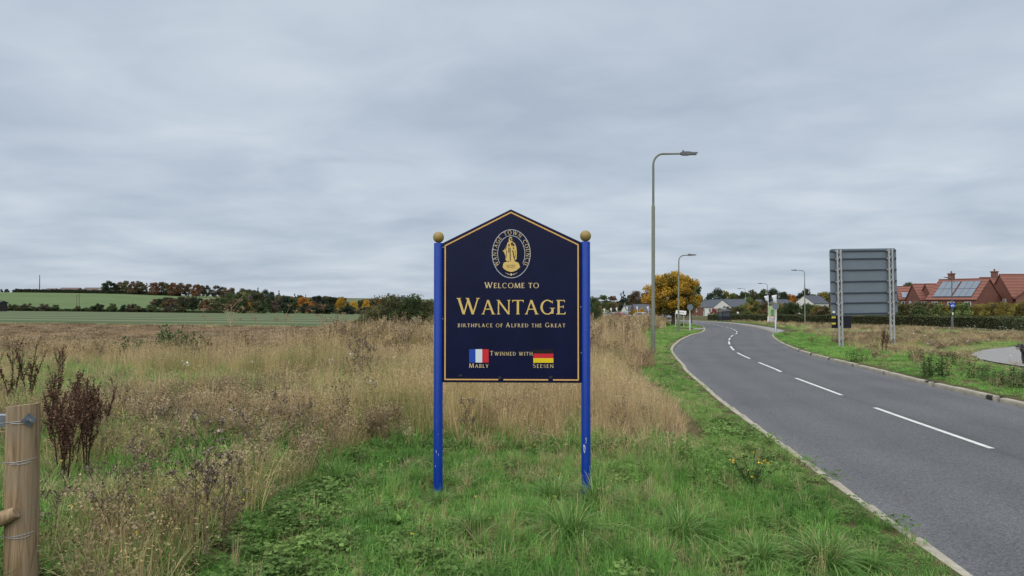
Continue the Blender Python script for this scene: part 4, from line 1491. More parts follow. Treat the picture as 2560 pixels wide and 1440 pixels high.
def house(loc, yaw, L_, D_, eave, ridge, wall_m, roof_m, label, group, wins=(), gwins=(), chim=None, solar=None, over=0.25, door=None, hip=0.0):
    t = empty('house', loc, yaw)
    tag(t, label, 'house', group)
    a, b = L_ / 2, D_ / 2
    mb = MB()
    hx = a - hip
    vs = [(-a, -b, -1.5), (a, -b, -1.5), (a, b, -1.5), (-a, b, -1.5), (-a, -b, eave), (a, -b, eave), (a, b, eave), (-a, b, eave), (-hx, 0, ridge - 0.04), (hx, 0, ridge - 0.04)]
    fs = [(0, 1, 5, 4), (1, 2, 6, 5), (2, 3, 7, 6), (3, 0, 4, 7)]
    fs += [(5, 6, 9), (7, 4, 8)] if hip == 0 else [(4, 5, 9, 8), (5, 6, 9), (6, 7, 8, 9), (7, 4, 8)]
    mb.add(vs, fs)
    wall = mb.obj('wall', wall_m, t)
    o_ = over
    sl = (ridge - eave) / b
    mb = MB()
    th = 0.16
    if hip == 0:
        for s_ in (-1, 1):
            e_ = (s_ * (b + o_), eave - sl * o_)
            p4 = [(-a - .15, e_[0], e_[1]), (a + .15, e_[0], e_[1]), (a + .15, 0, ridge), (-a - .15, 0, ridge)]
            if s_ > 0: p4 = [p4[1], p4[0], p4[3], p4[2]]
            up = [(x, y, z + th) for x, y, z in p4]
            mb.add(p4 + up, [(3, 2, 1, 0), (4, 5, 6, 7), (0, 1, 5, 4), (1, 2, 6, 5), (3, 0, 4, 7)])
    else:
        e0 = eave - sl * o_
        A, B = a + o_, b + o_
        base = [(-A, -B, e0), (A, -B, e0), (A, B, e0), (-A, B, e0)]
        top = [(x, y, e0 + th) for x, y, z in base]
        mb.add(base + top + [(-hx, 0, ridge + th), (hx, 0, ridge + th)],
               [(3, 2, 1, 0), (0, 1, 5, 4), (1, 2, 6, 5), (2, 3, 7, 6), (3, 0, 4, 7), (4, 5, 9, 8), (5, 6, 9), (6, 7, 8, 9), (7, 4, 8)])
    roof = mb.obj('roof', roof_m, t)
    MB().tube([(-hx - (.15 if hip == 0 else 0), 0, ridge + th - 0.02), (hx + (.15 if hip == 0 else 0), 0, ridge + th - 0.02)], 0.11, 8).obj('ridge_tiles', roof_m, roof)
    if chim:
        cx_, ch = chim
        c_ = MB().box((cx_, 0.1, ridge + ch / 2 - 0.4), (0.85, 0.6, ch + 0.8)).box((cx_, 0.1, ridge + ch - 0.12), (1.05, 0.8, 0.16)).obj('chimney', wall_m if wall_m is M_BRICK else M_BRICK, roof)
        MB().lathe([(0.14, 0), (0.11, 0.38)], (cx_, 0.1, ridge + ch), 8).obj('chimney_pot', M_TILE, roof)
    if solar:
        for (sx0, sx1, f0, f1) in solar:
            def sp(x, f, lift):
                y = -(b + o_) * (1 - f); z = (eave - sl * o_) + ((ridge - eave) + sl * o_) * f
                return (x, y - 0.05, z + th + lift)
            mb = MB()
            lo = [sp(sx0, f0, .03), sp(sx1, f0, .03), sp(sx1, f1, .03), sp(sx0, f1, .03)]
            hi = [sp(sx0, f0, .12), sp(sx1, f0, .12), sp(sx1, f1, .12), sp(sx0, f1, .12)]
            mb.add(lo + hi, [(3, 2, 1, 0), (4, 5, 6, 7), (0, 1, 5, 4), (1, 2, 6, 5), (2, 3, 7, 6), (3, 0, 4, 7)])
            arr = mb.obj('solar_array', M_SOLARF, roof)
            nx2, ny2 = 3, 2
            for i in range(nx2):
                for j in range(ny2):
                    xa, xb = sx0 + (sx1 - sx0) * (i + .03) / nx2, sx0 + (sx1 - sx0) * (i + .97) / nx2
                    fa, fb = f0 + (f1 - f0) * (j + .03) / ny2, f0 + (f1 - f0) * (j + .97) / ny2
                    MB().add([sp(xa, fa, .125), sp(xb, fa, .125), sp(xb, fb, .125), sp(xa, fb, .125)], [(0, 1, 2, 3)]).obj('solar_panel', M_SOLAR, arr)

    def window(fn, w, h):
        mb = MB()
        t_ = 0.07
        for u0, u1, v0, v1 in ((-w / 2, w / 2, -h / 2, -h / 2 + t_), (-w / 2, w / 2, h / 2 - t_, h / 2), (-w / 2, -w / 2 + t_, -h / 2 + t_, h / 2 - t_), (w / 2 - t_, w / 2, -h / 2 + t_, h / 2 - t_), (-t_ / 2, t_ / 2, -h / 2 + t_, h / 2 - t_)):
            mb.prism([(u0, v0), (u1, v0), (u1, v1), (u0, v1)], fn, 0.0, -0.07)
        fr = mb.obj('window', M_WFRAME, wall)
        MB().add([fn(u, v, -0.03) for u, v in ((-w / 2 + t_, -h / 2 + t_), (w / 2 - t_, -h / 2 + t_), (w / 2 - t_, h / 2 - t_), (-w / 2 + t_, h / 2 - t_))], [(0, 1, 2, 3)]).obj('pane', M_PANE, fr)
        MB().prism([(-w / 2 - .08, -h / 2 - .09), (w / 2 + .08, -h / 2 - .09), (w / 2 + .08, -h / 2 - .003), (-w / 2 - .08, -h / 2 - .003)], fn, 0.0, -0.12).obj('sill', M_WFRAME, fr)
    for x, z, w, h in wins:
        window(lambda u, v, d, x=x, z=z: (x + u, -b + d - 0.004, z + v), w, h)
    for y, z, w, h in gwins:      # in the gable at the -x end
        window(lambda u, v, d, y=y, z=z: (-a + d - 0.004, y - u, z + v), w, h)
    if door:
        MB().box((door, -b - 0.03, 1.0), (0.95, 0.06, 2.1)).obj('door', mat('door_dark', (0.03, 0.035, 0.04), 0.4), wall)
    return t


GB = 'red brick houses behind the shrubs'


def house_px(pxc, Y, ridge_py, eave_py, **kw):
    g = on_ground(pxc, Y)
    return g, at(pxc, eave_py, Y).z - g.z, at(pxc, ridge_py, Y).z - g.z


def W(xs, z, w=1.0, h=1.15): return [(x, z, w, h) for x in xs]


# brick row on the right: (ridge-left px, ridge-right px, Y, ridge y, eave y)
Yh = 118
k = Yh / F


def brick_house(pl, pr, Y, ry, ey, yaw, D_, label, **kw):
    g = on_ground((pl + pr) / 2, Y)
    e = at(0, ey, Y).z - g.z
    r = at(0, ry, Y).z - g.z
    L_ = (pr - pl) * Y / F / math.cos(yaw)
    n = max(2, int(L_ / 2.2))
    xs = [(-L_ / 2 + L_ * (i + .5) / n) for i in range(n)]
    wins = kw.pop('wins', None)
    if wins is None:
        wins = W(xs, e - 1.0) + W(xs, e - 3.2)
    return house(g, yaw, L_, D_, e, r, M_BRICK, M_TILE, label, GB, wins=wins, gwins=[(-1.2, e - 1.0, .9, 1.15), (1.2, e - 1.0, .9, 1.15)], **kw)


brick_house(2504, 2592, 116, 688, 741, R(-6), 6.5, 'red brick house with the highest plain tiled roof of the row and no chimney')
brick_house(2454, 2506, 119, 696, 742, R(-6), 6.0, 'red brick house with chimney on its ridge between the solar roof and the highest roof', chim=(0.5, 1.25))
brick_house(2380, 2440, 117, 700, 748, R(-58), 8.5, 'red brick house with two solar arrays on its tiled roof', chim=(-2.0, 1.2), solar=[(-3.0, -.12, .10, .86), (.12, 3.0, .10, .86)])
brick_house(2318, 2398, 126, 711.5, 749, R(-8), 6.0, 'long low red brick house left of the solar roof')
brick_house(2284, 2319, 129, 712, 748, R(-8), 6.0, 'narrow red brick house with a grey slate corner at the far end of the row')
brick_house(2246, 2286, 136, 718, 748, R(-20), 6.0, 'small red brick house mostly behind the grey road sign', solar=[(-1.2, 1.2, .1, .5)])
# a wing in front of the highest house
brick_house(2556, 2640, 108, 704, 745, R(55), 6.0, 'red brick wing with roof slope facing the road at the end of the row')

# slate-roofed houses beyond the bend
GS = 'slate roofed houses beyond the bend'


def slate_house(pl, pr, Y, ry, ey, yaw, D_, wall_m, label, hip=0.0, wins=None, **kw):
    g = on_ground((pl + pr) / 2, Y)
    e, r = at(0, ey, Y).z - g.z, at(0, ry, Y).z - g.z
    L_ = (pr - pl) * Y / F / math.cos(yaw)
    n = max(2, int(L_ / 2.8))
    xs = [(-L_ / 2 + L_ * (i + .5) / n) for i in range(n)]
    if wins is None: wins = W(xs, e - 1.1, 1.1, 1.3) + W(xs, e - 3.9, 1.1, 1.4)
    return house(g, yaw, L_, D_, e, r, wall_m, M_SLATE, label, GS, wins=wins, gwins=[(0, e - 1.0, 1.0, 1.2), (0, e - 3.6, 1.0, 1.2)], hip=hip, **kw)


slate_house(1741, 1782, 262, 751.5, 769, R(8), 8.5, M_BRICK, 'red brick house with slate roof and tall white window bay behind the round sign')
slate_house(1780, 1800, 258, 750, 768, R(-62), 9.0, M_RENDER, 'white gabled slate roofed house joined to the brick one')
slate_house(1800, 1862, 262, 749, 767, R(4), 8.5, M_BRICK, 'long slate roofed brick house mostly hidden by autumn shrubs')
slate_house(1880, 1912, 240, 750, 770, R(0), 8, M_BRICK, 'hipped roof house behind the banner flags', hip=3.5)
slate_house(1908, 1996, 250, 749.5, 772, R(0), 9, M_BRICK, 'wide hipped slate roof behind the round sign by the kerb', hip=4.0)
slate_house(2004, 2052, 240, 740, 758.5, R(28), 8.0, M_RENDER, 'white rendered house with slate roof and rooflights', chim=None)
slate_house(1560, 1586, 330, 764, 776, R(10), 8, M_RENDER, 'white house with slate roof left of the orange tree')
slate_house(1582, 1622, 325, 761.5, 775, R(4), 8, M_BRICK, 'brick house with long slate roof behind the parked cars')
slate_house(1612, 1640, 300, 764, 778, R(-20), 7, M_BRICK, 'brick house with white bay tucked against the orange tree')
slate_house(1716, 1742, 275, 760, 772, R(-25), 8, mat('grey_cladding', (.30, .33, .37), .8), 'grey clad house with white balcony frame beside the orange tree')
# farm buildings on the ridge and a field shed
GF = 'buildings on the ridge'
for pl, pr, Y, ry, ey, lab in ((118, 142, 640, 721.5, 725, 'low dark roofed building on the ridge by the tall mast'), (154, 200, 640, 719.8, 724, 'long low brown roofed barn on the ridge'), (214, 250, 630, 719.5, 723.5, 'low white walled building with brown roof beside the hilltop copse')):
    g = on_ground((pl + pr) / 2, Y)
    house(g, R(3), (pr - pl) * Y / F, 9, at(0, ey, Y).z - g.z, at(0, ry, Y).z - g.z, M_RENDER if pl == 214 else mat('barn_wall', (.12, .10, .09), .9), mat('barn_roof', (.13, .095, .085), .9), lab, GF, over=.4)
g = on_ground(-6, 205)
house(g, R(0), 3.6, 3.0, at(0, 757, 205).z - g.z, at(0, 753.5, 205).z - g.z, mat('shed_wall', (.03, .03, .03), .9), mat('shed_roof', (.05, .05, .055), .9), 'small black shed at the field hedge', None, over=.5)
# white houses glimpsed in the valley trees
for px, Y, ry, ey, w, lab in ((720, 420, 747, 752, 12, 'white gable showing among the valley trees'), (733, 400, 750, 757, 16, 'brown roofed house with white wall among the valley trees'), (878, 390, 757, 763, 16, 'brown roofed house between the yellow trees'), (905, 385, 758, 765, 14, 'pale walled house beside the yellow trees')):
    g = on_ground(px, Y)
    house(g, R(20), w * Y / F, 7, at(0, ey, Y).z - g.z, at(0, ry, Y).z - g.z, M_RENDER, mat('brown_tile_far', (.17, .10, .08), .9), lab, 'houses in the valley', wins=W([-.9, .9], at(0, ey, Y).z - g.z - 1.1))
# mast and poles
g = on_ground(98.5, 660)
mt = empty('radio_mast', g); tag(mt, 'tall thin mast rising from the ridge above the hedge', 'mast')
Hm = at(98, 687, 660).z - g.z
MB().lathe([(0.42, -1), (0.36, Hm * .5), (0.26, Hm)], n=8).obj('pole', M_RIB, mt)
for px, Y, top in ((192, 330, 738), (198, 335, 735)):
    g = on_ground(px, Y)
    tt = empty('utility_pole', g); tag(tt, 'thin wooden utility pole standing in the green hill field', 'pole', 'poles in the hill field')
    Hm = at(px, top, Y).z - g.z
    MB().lathe([(0.13, -1), (0.10, Hm)], n=6).obj('pole', mat('pole_wood', (.09, .075, .06), .9), tt)
    MB().box((0, 0, Hm - .3), (1.2, .1, .1)).obj('crossarm', MATS['pole_wood'], tt)

# ------------------------------------------------------------------ wooden strainer post with wires
def wood_mat():
    m = bpy.data.materials.new('fence_timber'); m.use_nodes = True
    N, L = m.node_tree.nodes, m.node_tree.links
    b = N['Principled BSDF']; b.inputs['Roughness'].default_value = 0.85; b.inputs['Specular IOR Level'].default_value = 0.2
    tcn = N.new('ShaderNodeTexCoord')
    mp = N.new('ShaderNodeMapping'); mp.inputs['Scale'].default_value = (26, 26, 1.6)
    L.new(tcn.outputs['Object'], mp.inputs['Vector'])
    t = N.new('ShaderNodeTexNoise'); t.inputs['Scale'].default_value = 1.0; t.inputs['Detail'].default_value = 7; t.inputs['Distortion'].default_value = 1.6
    L.new(mp.outputs[0], t.inputs['Vector'])
    r = N.new('ShaderNodeValToRGB')
    r.color_ramp.elements[0].position = 0.28; r.color_ramp.elements[0].color = (0.14, 0.09, 0.048, 1)
    r.color_ramp.elements[1].position = 0.72; r.color_ramp.elements[1].color = (0.36, 0.265, 0.165, 1)
    el = r.color_ramp.elements.new(0.46); el.color = (0.26, 0.18, 0.105, 1)
    L.new(t.outputs['Fac'], r.inputs[0])
    t2 = N.new('ShaderNodeTexNoise'); t2.inputs['Scale'].default_value = 5.0; t2.inputs['Detail'].default_value = 5
    L.new(tcn.outputs['Object'], t2.inputs['Vector'])
    r2 = N.new('ShaderNodeValToRGB'); r2.color_ramp.elements[0].position = 0.42; r2.color_ramp.elements[1].position = 0.68
    r2.color_ramp.elements[0].color = (0, 0, 0, 1); r2.color_ramp.elements[1].color = (.6, .6, .6, 1)
    L.new(t2.outputs['Fac'], r2.inputs[0])
    mx = N.new('ShaderNodeMix'); mx.data_type = 'RGBA'
    L.new(r2.outputs[0], mx.inputs[0]); L.new(r.outputs[0], mx.inputs[6]); mx.inputs[7].default_value = (0.25, 0.215, 0.155, 1)
    # fine dark cracks
    v = N.new('ShaderNodeTexVoronoi'); v.feature = 'DISTANCE_TO_EDGE'; v.inputs['Scale'].default_value = 9
    mpv = N.new('ShaderNodeMapping'); mpv.inputs['Scale'].default_value = (3.4, 3.4, .10); L.new(tcn.outputs['Object'], mpv.inputs['Vector'])
    L.new(mpv.outputs[0], v.inputs['Vector'])
    rv = N.new('ShaderNodeValToRGB'); rv.color_ramp.elements[0].position = 0.0; rv.color_ramp.elements[1].position = 0.035
    rv.color_ramp.elements[0].color = (.5, .5, .5, 1); rv.color_ramp.elements[1].color = (0, 0, 0, 1)
    L.new(v.outputs['Distance'], rv.inputs[0])
    mx2 = N.new('ShaderNodeMix'); mx2.data_type = 'RGBA'
    L.new(rv.outputs[0], mx2.inputs[0]); L.new(mx.outputs[2], mx2.inputs[6]); mx2.inputs[7].default_value = (.09, .06, .035, 1)
    L.new(mx2.outputs[2], b.inputs['Base Color'])
    bp = N.new('ShaderNodeBump'); bp.inputs['Strength'].default_value = 0.5; bp.inputs['Distance'].default_value = 0.01
    L.new(t.outputs['Fac'], bp.inputs['Height']); L.new(bp.outputs[0], b.inputs['Normal'])
    return m


M_WOOD = wood_mat()
M_ENDG = mat('end_grain', (0.40, 0.34, 0.22), 0.9, 0.2, var=0.15, vscale=25)
M_WIRE = mat('fence_wire_steel', (0.36, 0.38, 0.40), 0.45, 0.5, 0.6)
YP = 4.05
pc = at(62, 752, YP)
pg = gz(pc.x, YP)
rp = 36.0 * YP / F
ztop = at(60, 1012, YP).z - pg
fp = empty('fence_post', (pc.x, YP, pg)); tag(fp, 'round pale timber fence post with wires wrapped round it', 'fence post')
mb = MB()
n = 32
vs, fs = [], []
levels = [-.4, 0.0, .12, .25, .4, .55, .7, .85, ztop - .03, ztop]
for li, z in enumerate(levels):
    for k in range(n):
        a = 2 * math.pi * k / n
        rr = rp * (1 + 0.012 * math.sin(3 * a + z * 4) + 0.008 * math.sin(7 * a + z * 9)) * (1.02 - 0.03 * z)
        zz_ = z + (0.010 * math.cos(a + .5) if li == len(levels) - 1 else 0)
        if li == len(levels) - 1: rr *= 0.985
        vs.append((rr * math.cos(a), rr * math.sin(a), zz_))
for i in range(len(levels) - 1):
    for k in range(n):
        fs.append((i * n + k, i * n + (k + 1) % n, (i + 1) * n + (k + 1) % n, (i + 1) * n + k))
mb.add(vs, fs, 0, True)
mb.add(vs[-n:], [tuple(range(n))], 1)
post = mb.obj('post', [M_WOOD, M_ENDG], fp)


def pz(py): return at(60, py, YP).z - pg


def around(a, z, r_extra): return ((rp + r_extra) * math.sin(a), -(rp + r_extra) * math.cos(a), z)


# square plate washer and bolt at the right-hand side
a_ = R(52)
nrm = Vector((math.sin(a_), -math.cos(a_), 0)); tn = Vector((math.cos(a_), math.sin(a_), 0))
c = Vector((0, 0, pz(1046))) + nrm * (rp + .004)
mb = MB()
h_ = .040
ring = [c + tn * (h_ * math.cos(R(45 * 0 + 90 * k))) + Vector((0, 0, 1)) * h_ * math.sin(R(90 * k)) for k in range(4)]
mb.add([v for v in ring] + [v + nrm * .006 for v in ring], [(3, 2, 1, 0), (4, 5, 6, 7), (0, 1, 5, 4), (1, 2, 6, 5), (2, 3, 7, 6), (3, 0, 4, 7)])
M_ZINC = mat('zinc_plate', (0.20, 0.225, 0.255), 0.4, 0.5, 0.7, var=0.2, vscale=40)
pl_ = mb.obj('washer_plate', M_ZINC, fp)
MB().tube([c + nrm * .006, c + nrm * .024], .0155, 6, smooth=False).obj('nut', M_ZINC, fp)
MB().tube([c + nrm * .02, c + nrm * .065], .0095, 12).obj('bolt', M_ZINC, fp)
for zpy, lab in ((1049, 'top'), (1148, 'middle'), (1330, 'lower')):
    pts = []
    z_ = pz(zpy)
    for k in range(9):
        a = R(80 - 140 * k / 8)
        pts.append(around(a, z_ + .012 - .022 * k / 8, .002))
    last = Vector(pts[-1])
    for k in range(1, 7):
        pts.append(tuple(last + Vector((-.16 * k, -.035 * k, -.028 * k + .002 * random.random()))))
    MB().tube(pts, .0021, 5).obj('wire', M_WIRE, fp)
    pts2 = [(p_[0], p_[1] - .004, p_[2] - .012 - .005 * math.sin(i_ * 1.3)) for i_, p_ in enumerate(pts[1:6])]
    MB().tube(pts2, .0019, 5).obj('wire_tail', M_WIRE, fp)
# timber brace against the post
b0 = Vector((.035, -rp - .012, pz(1268))); b1 = b0 + Vector((-1.5, -.15, -.66))
fb = empty('fence_brace', (pc.x, YP, pg)); tag(fb, 'slanting timber brace leaning on the round fence post', 'fence brace')
MB().tube([b0, b0 + (b1 - b0) * .035, b1], [.030, .042, .046], 9).obj('rail', M_WOOD, fb)
# gate hinge strap left of the post
MB().box((-rp - .045, .03, pz(1056)), (.05, .03, .062)).obj('hinge_bracket', M_ZINC, fp)
MB().tube([(-rp - .30, .03, pz(1041)), (-rp + .005, .03, pz(1041))], .011, 10).obj('hinge_pin', M_ZINC, fp)
gs = empty('gate', (pc.x - rp - .30, YP + .03, pg)); tag(gs, 'steel tube gate end just left of the timber fence post', 'gate')
for dz in (.25, .5, .75, 1.05):
    MB().tube([(0, 0, dz), (-1.6, -.2, dz)], .017, 8).obj('bar', M_ZINC, gs)
MB().tube([(0, 0, .1), (0, 0, 1.08)], .02, 8).obj('upright', M_ZINC, gs)

# ------------------------------------------------------------------ dog on the footpath
dg_p = hit(2564, 913)
dog = empty('dog', (dg_p.x, dg_p.y, gz(dg_p.x, dg_p.y) + .03), R(8)); tag(dog, 'shaggy dark grey dog with pale muzzle walking on the footpath', 'dog')


def skin(name, V, E, RAD, m, parent, root=0, sub=2):
    me = bpy.data.meshes.new(name)
    me.from_pydata(V, E, [])
    me.materials.append(m)
    o = bpy.data.objects.new(name, me)
    link(o, parent)
    o.modifiers.new('skin', 'SKIN')
    me.skin_vertices[0]
    for i, sv_k in enumerate(me.skin_vertices[0].data):
        sv_k.radius = (RAD[i], RAD[i])
        sv_k.use_root = (i == root)
    s = o.modifiers.new('sub', 'SUBSURF'); s.levels = sub; s.render_levels = sub
    return o


# faces -x; local x forward is negative
V = [(.62, 0, .40), (.40, 0, .41), (.15, 0, .40), (-.02, 0, .42), (-.12, 0, .52), (-.17, 0, .58), (-.25, 0, .56), (-.31, 0, .545),
     (.00, .075, .32), (-.02, .08, .18), (.01, .08, .05), (-.03, .08, .02), (.00, -.075, .32), (-.05, -.08, .18), (-.03, -.08, .05), (-.07, -.08, .02),
     (.60, .08, .30), (.53, .085, .21), (.63, .085, .12), (.61, .085, .02), (.60, -.08, .30), (.56, -.085, .21), (.67, -.085, .12), (.64, -.085, .02), (.72, 0, .47), (.78, 0, .56)]
E = [(0, 1), (1, 2), (2, 3), (3, 4), (4, 5), (5, 6), (6, 7), (3, 8), (8, 9), (9, 10), (10, 11), (3, 12), (12, 13), (13, 14), (14, 15), (0, 16), (16, 17), (17, 18), (18, 19), (0, 20), (20, 21), (21, 22), (22, 23), (0, 24), (24, 25)]
RD = [.11, .115, .13, .125, .085, .085, .055, .04, .06, .042, .034, .036, .06, .042, .034, .036, .07, .045, .03, .034, .07, .045, .03, .034, .03, .018]
M_FUR = mat('dog_fur', (0.055, 0.055, 0.06), 0.95, 0.1, var=0.5, vscale=7, bump=0.9, bscale=60, dirt=(0.19, 0.16, 0.13), dscale=4, damount=0.6)
body = skin('body', V, E, RD, M_FUR, dog, root=2)
for s_ in (-1, 1):
    MB().add([(-.14, s_ * .05, .65), (-.21, s_ * .06, .63), (-.19, s_ * .105, .53), (-.15, s_ * .10, .54), (-.15, s_ * .085, .60)], [(0, 1, 2, 3, 4)] if s_ < 0 else [(4, 3, 2, 1, 0)]).obj('ear', mat('dog_ear', (.02, .02, .022), .9), body)
    MB().lathe([(.002, -.01), (.01, 0), (.002, .01)], (-.245, s_ * .042, .595), 8).obj('eye', M_BLACK, body)
MB().lathe([(.004, -.02), (.02, 0), (.004, .02)], (-.345, 0, .55), 8).obj('nose', M_BLACK, body)
MB().tube([(-.22, 0, .525), (-.28, 0, .50), (-.30, 0, .47)], [.05, .045, .015], 8).obj('beard', mat('dog_beard', (.24, .22, .20), .95, bump=.6), body)

# ------------------------------------------------------------------ trees
M_BARK = mat('bark', (0.085, 0.068, 0.050), 0.95, 0.1, var=0.4, vscale=5, bump=0.7, bscale=14, stretch=(3, 3, 0.7))
M_LEAF = plant_mat('foliage', None, objcol=True, transl=0.3)


def leaf_cloud(name, P, size, m, tint, hue, rs, flat=0.0):
    """P: (n,3) leaf centres; each leaf a folded diamond"""
    n = len(P)
    d = rs.normal(size=(n, 3)); d /= np.linalg.norm(d, axis=1)[:, None]
    if flat: d[:, 2] *= (1 - flat); d /= np.linalg.norm(d, axis=1)[:, None]
    u = rs.normal(size=(n, 3)); u -= (u * d).sum(1)[:, None] * d; u /= np.linalg.norm(u, axis=1)[:, None]
    w = np.cross(d, u)
    s = size * rs.uniform(0.55, 1.35, (n, 1)) * np.ones((n, 1))
    v = np.stack([P - u * s, P + w * s * 0.55, P + u * s, P - w * s * 0.55], axis=1).reshape(-1, 3)
    f = np.arange(4 * n).reshape(-1, 4)
    me = mesh_np(name, v, f, [m])
    for nm, arr in (('tint', tint), ('hue', hue)):
        a = me.attributes.new(nm, 'FLOAT', 'FACE')
        a.data.foreach_set('value', np.asarray(arr, dtype=np.float32))
    return me


def crown(name, seed, kind, n, leaf, m=M_LEAF, blobs=26):
    """unit tree: height 1, crown half-width about .5"""
    rs = np.random.default_rng(seed)
    C, RB = [], []
    for b in range(blobs):
        if kind == 'round':
            th = rs.uniform(0, 2 * math.pi); h = rs.uniform(0, 1) ** .95
            prof = math.sqrt(max(0.02, 1 - ((h - .42) / .60) ** 2))
            rr = prof * .40 * math.sqrt(rs.uniform(.15, 1)) * rs.uniform(.8, 1.15)
            C.append((rr * math.cos(th), rr * math.sin(th), .14 + .74 * h)); RB.append(rs.uniform(.11, .19))
        elif kind == 'bush':
            th = rs.uniform(0, 2 * math.pi); h = rs.uniform(0, 1)
            rr = .42 * math.sqrt(max(.05, 1 - (h * .85) ** 2)) * math.sqrt(rs.uniform(.1, 1)) * rs.uniform(.8, 1.15)
            C.append((rr * math.cos(th), rr * math.sin(th), .08 + .78 * h)); RB.append(rs.uniform(.09, .19))
        elif kind == 'cone':
            th = rs.uniform(0, 2 * math.pi); h = rs.uniform(0, 1) ** 1.4
            rr = .42 * (1 - h) * math.sqrt(rs.uniform(.2, 1))
            C.append((rr * math.cos(th), rr * math.sin(th), .10 + .86 * h)); RB.append(.04 + .09 * (1 - h))
        elif kind == 'pine':
            th = rs.uniform(0, 2 * math.pi); h = rs.uniform(0, 1)
            rr = .45 * math.sqrt(rs.uniform(.05, 1)) * (1 - .45 * h)
            C.append((rr * math.cos(th), rr * math.sin(th), .55 + .37 * h)); RB.append(rs.uniform(.08, .14))
    C = np.array(C); RB = np.array(RB)
    bt = rs.uniform(0, 1, blobs); bh = rs.uniform(0, 1, blobs)
    i = rs.choice(blobs, n, p=RB ** 2 / (RB ** 2).sum())
    off = rs.normal(size=(n, 3)); off /= np.linalg.norm(off, axis=1)[:, None]
    off *= (rs.uniform(0, 1, (n, 1)) ** .45) * RB[i][:, None]
    off[:, 2] *= .75
    P = C[i] + off
    P[:, 2] = np.clip(P[:, 2], 0.0, 1.02)
    tint = np.clip(.55 * bt[i] + .45 * rs.uniform(0, 1, n), 0, 1)
    hue = np.clip(.6 * bh[i] + .4 * rs.uniform(0, 1, n), 0, 1)
    return leaf_cloud(name, P, leaf, m, tint, hue, rs)


def trunk_mesh(name, seed, top=.6, r=.028, limbs=7, spread=.32, fork=.25):
    rnd = random.Random(seed)
    mb = MB()
    pts = [(0, 0, -.03)]
    x = y = 0
    for k in range(1, 5):
        x += rnd.uniform(-.015, .015); y += rnd.uniform(-.015, .015)
        pts.append((x, y, top * k / 4))
    mb.tube(pts, [r * 1.25, r, r * .85, r * .6, r * .3], 8)
    for l in range(limbs):
        a = 2 * math.pi * l / limbs + rnd.uniform(-.4, .4)
        z0 = rnd.uniform(fork, top * .75)
        s = rnd.uniform(.6, 1) * spread
        p0 = Vector((0, 0, z0)); p1 = p0 + Vector((math.cos(a) * s * .5, math.sin(a) * s * .5, .13 * rnd.uniform(.7, 1.3))); p2 = p0 + Vector((math.cos(a) * s, math.sin(a) * s, .30 * rnd.uniform(.7, 1.2)))
        mb.tube([p0, p1, p2], [r * .5, r * .33, r * .12], 6)
        q = p1.lerp(p2, .3)
        mb.tube([q, q + Vector((rnd.uniform(-.1, .1), rnd.uniform(-.1, .1), .13))], [r * .25, r * .07], 5)
    return mb.mesh(name, M_BARK)


CROWNS = {k: [crown('crown_' + k, 100 + i * 7 + h, k, 1700, .046 if k != 'cone' else .034) for i in range(4 if k in ('round', 'bush') else 2)] for h, k in enumerate(('round', 'bush', 'cone', 'pine'))}
TRUNKS = {'round': [trunk_mesh('trunk', i) for i in range(3)], 'bush': [trunk_mesh('stems', 20 + i, .5, .018, 6, .3, .05) for i in range(2)], 'cone': [trunk_mesh('trunk', 30, .9, .022, 3, .1, .3)], 'pine': [trunk_mesh('trunk', 40 + i, .72, .026, 6, .3, .5) for i in range(2)]}
FINE = {k: [crown('crown_fine_' + k, 300 + i * 5 + h, k, 6000, .022, blobs=44) for i in range(3)] for h, k in enumerate(('round', 'bush'))}

COLS = {'hedge green': (.088, .108, .046), 'dark green': (.038, .054, .028), 'mid green': (.072, .100, .038), 'light green': (.150, .185, .062), 'olive': (.115, .112, .048), 'brown': (.135, .090, .050),
        'russet': (.185, .090, .042), 'orange': (.420, .185, .030), 'yellow': (.470, .290, .035), 'blue-green': (.030, .046, .038), 'red': (.27, .055, .04), 'grey-brown': (.125, .10, .075), 'yellow-olive': (.235, .190, .050)}

ZONES = [(110, 'by the radio mast'), (300, 'at its mast end'), (420, 'near the pointed conifers'), (575, 'where the copse thins out'), (640, 'around the light green tree'), (705, 'below the small conifers'), (790, 'around the big orange tree'), (845, 'beside the flat topped pines'), (960, 'among the yellow trees'), (1120, 'behind the hawthorn bushes'), (1520, 'near the left end of the flag row'), (1560, 'beside the tall conifer'), (1660, 'near the orange roadside tree'), (1800, 'above the white gabled house'), (1860, 'past the bus shelter'), (1930, 'behind the banner flags'), (1995, 'above the wide hipped roof'), (2090, 'around the white rendered house'), (2250, 'behind the grey road sign'), (2340, 'below the narrow brick house'), (2400, 'behind the path lamp'), (2460, 'below the solar roof'), (3000, 'below the highest brick roof')]


def zone_word(px):
    for lim, w in ZONES:
        if px < lim: return w



def tree(loc, h, w, kind, colour, label, group, fine=False, name=None, cat='tree'):
    t = empty(name or ('tree' if cat == 'tree' else 'shrub'), loc, random.uniform(0, 6.28), (w, w, h))
    tag(t, label, cat, group)
    src = FINE[kind] if fine else CROWNS[kind]
    o = bpy.data.objects.new('crown' if cat == 'tree' else 'foliage', random.choice(src))
    c = COLS[colour]
    j = random.uniform(.85, 1.15)
    o.color = (c[0] * j * random.uniform(.93, 1.07), c[1] * j, c[2] * j, 1)
    link(o, t)
    link(bpy.data.objects.new('trunk' if cat == 'tree' else 'stem', random.choice(TRUNKS[kind])), t)
    return t


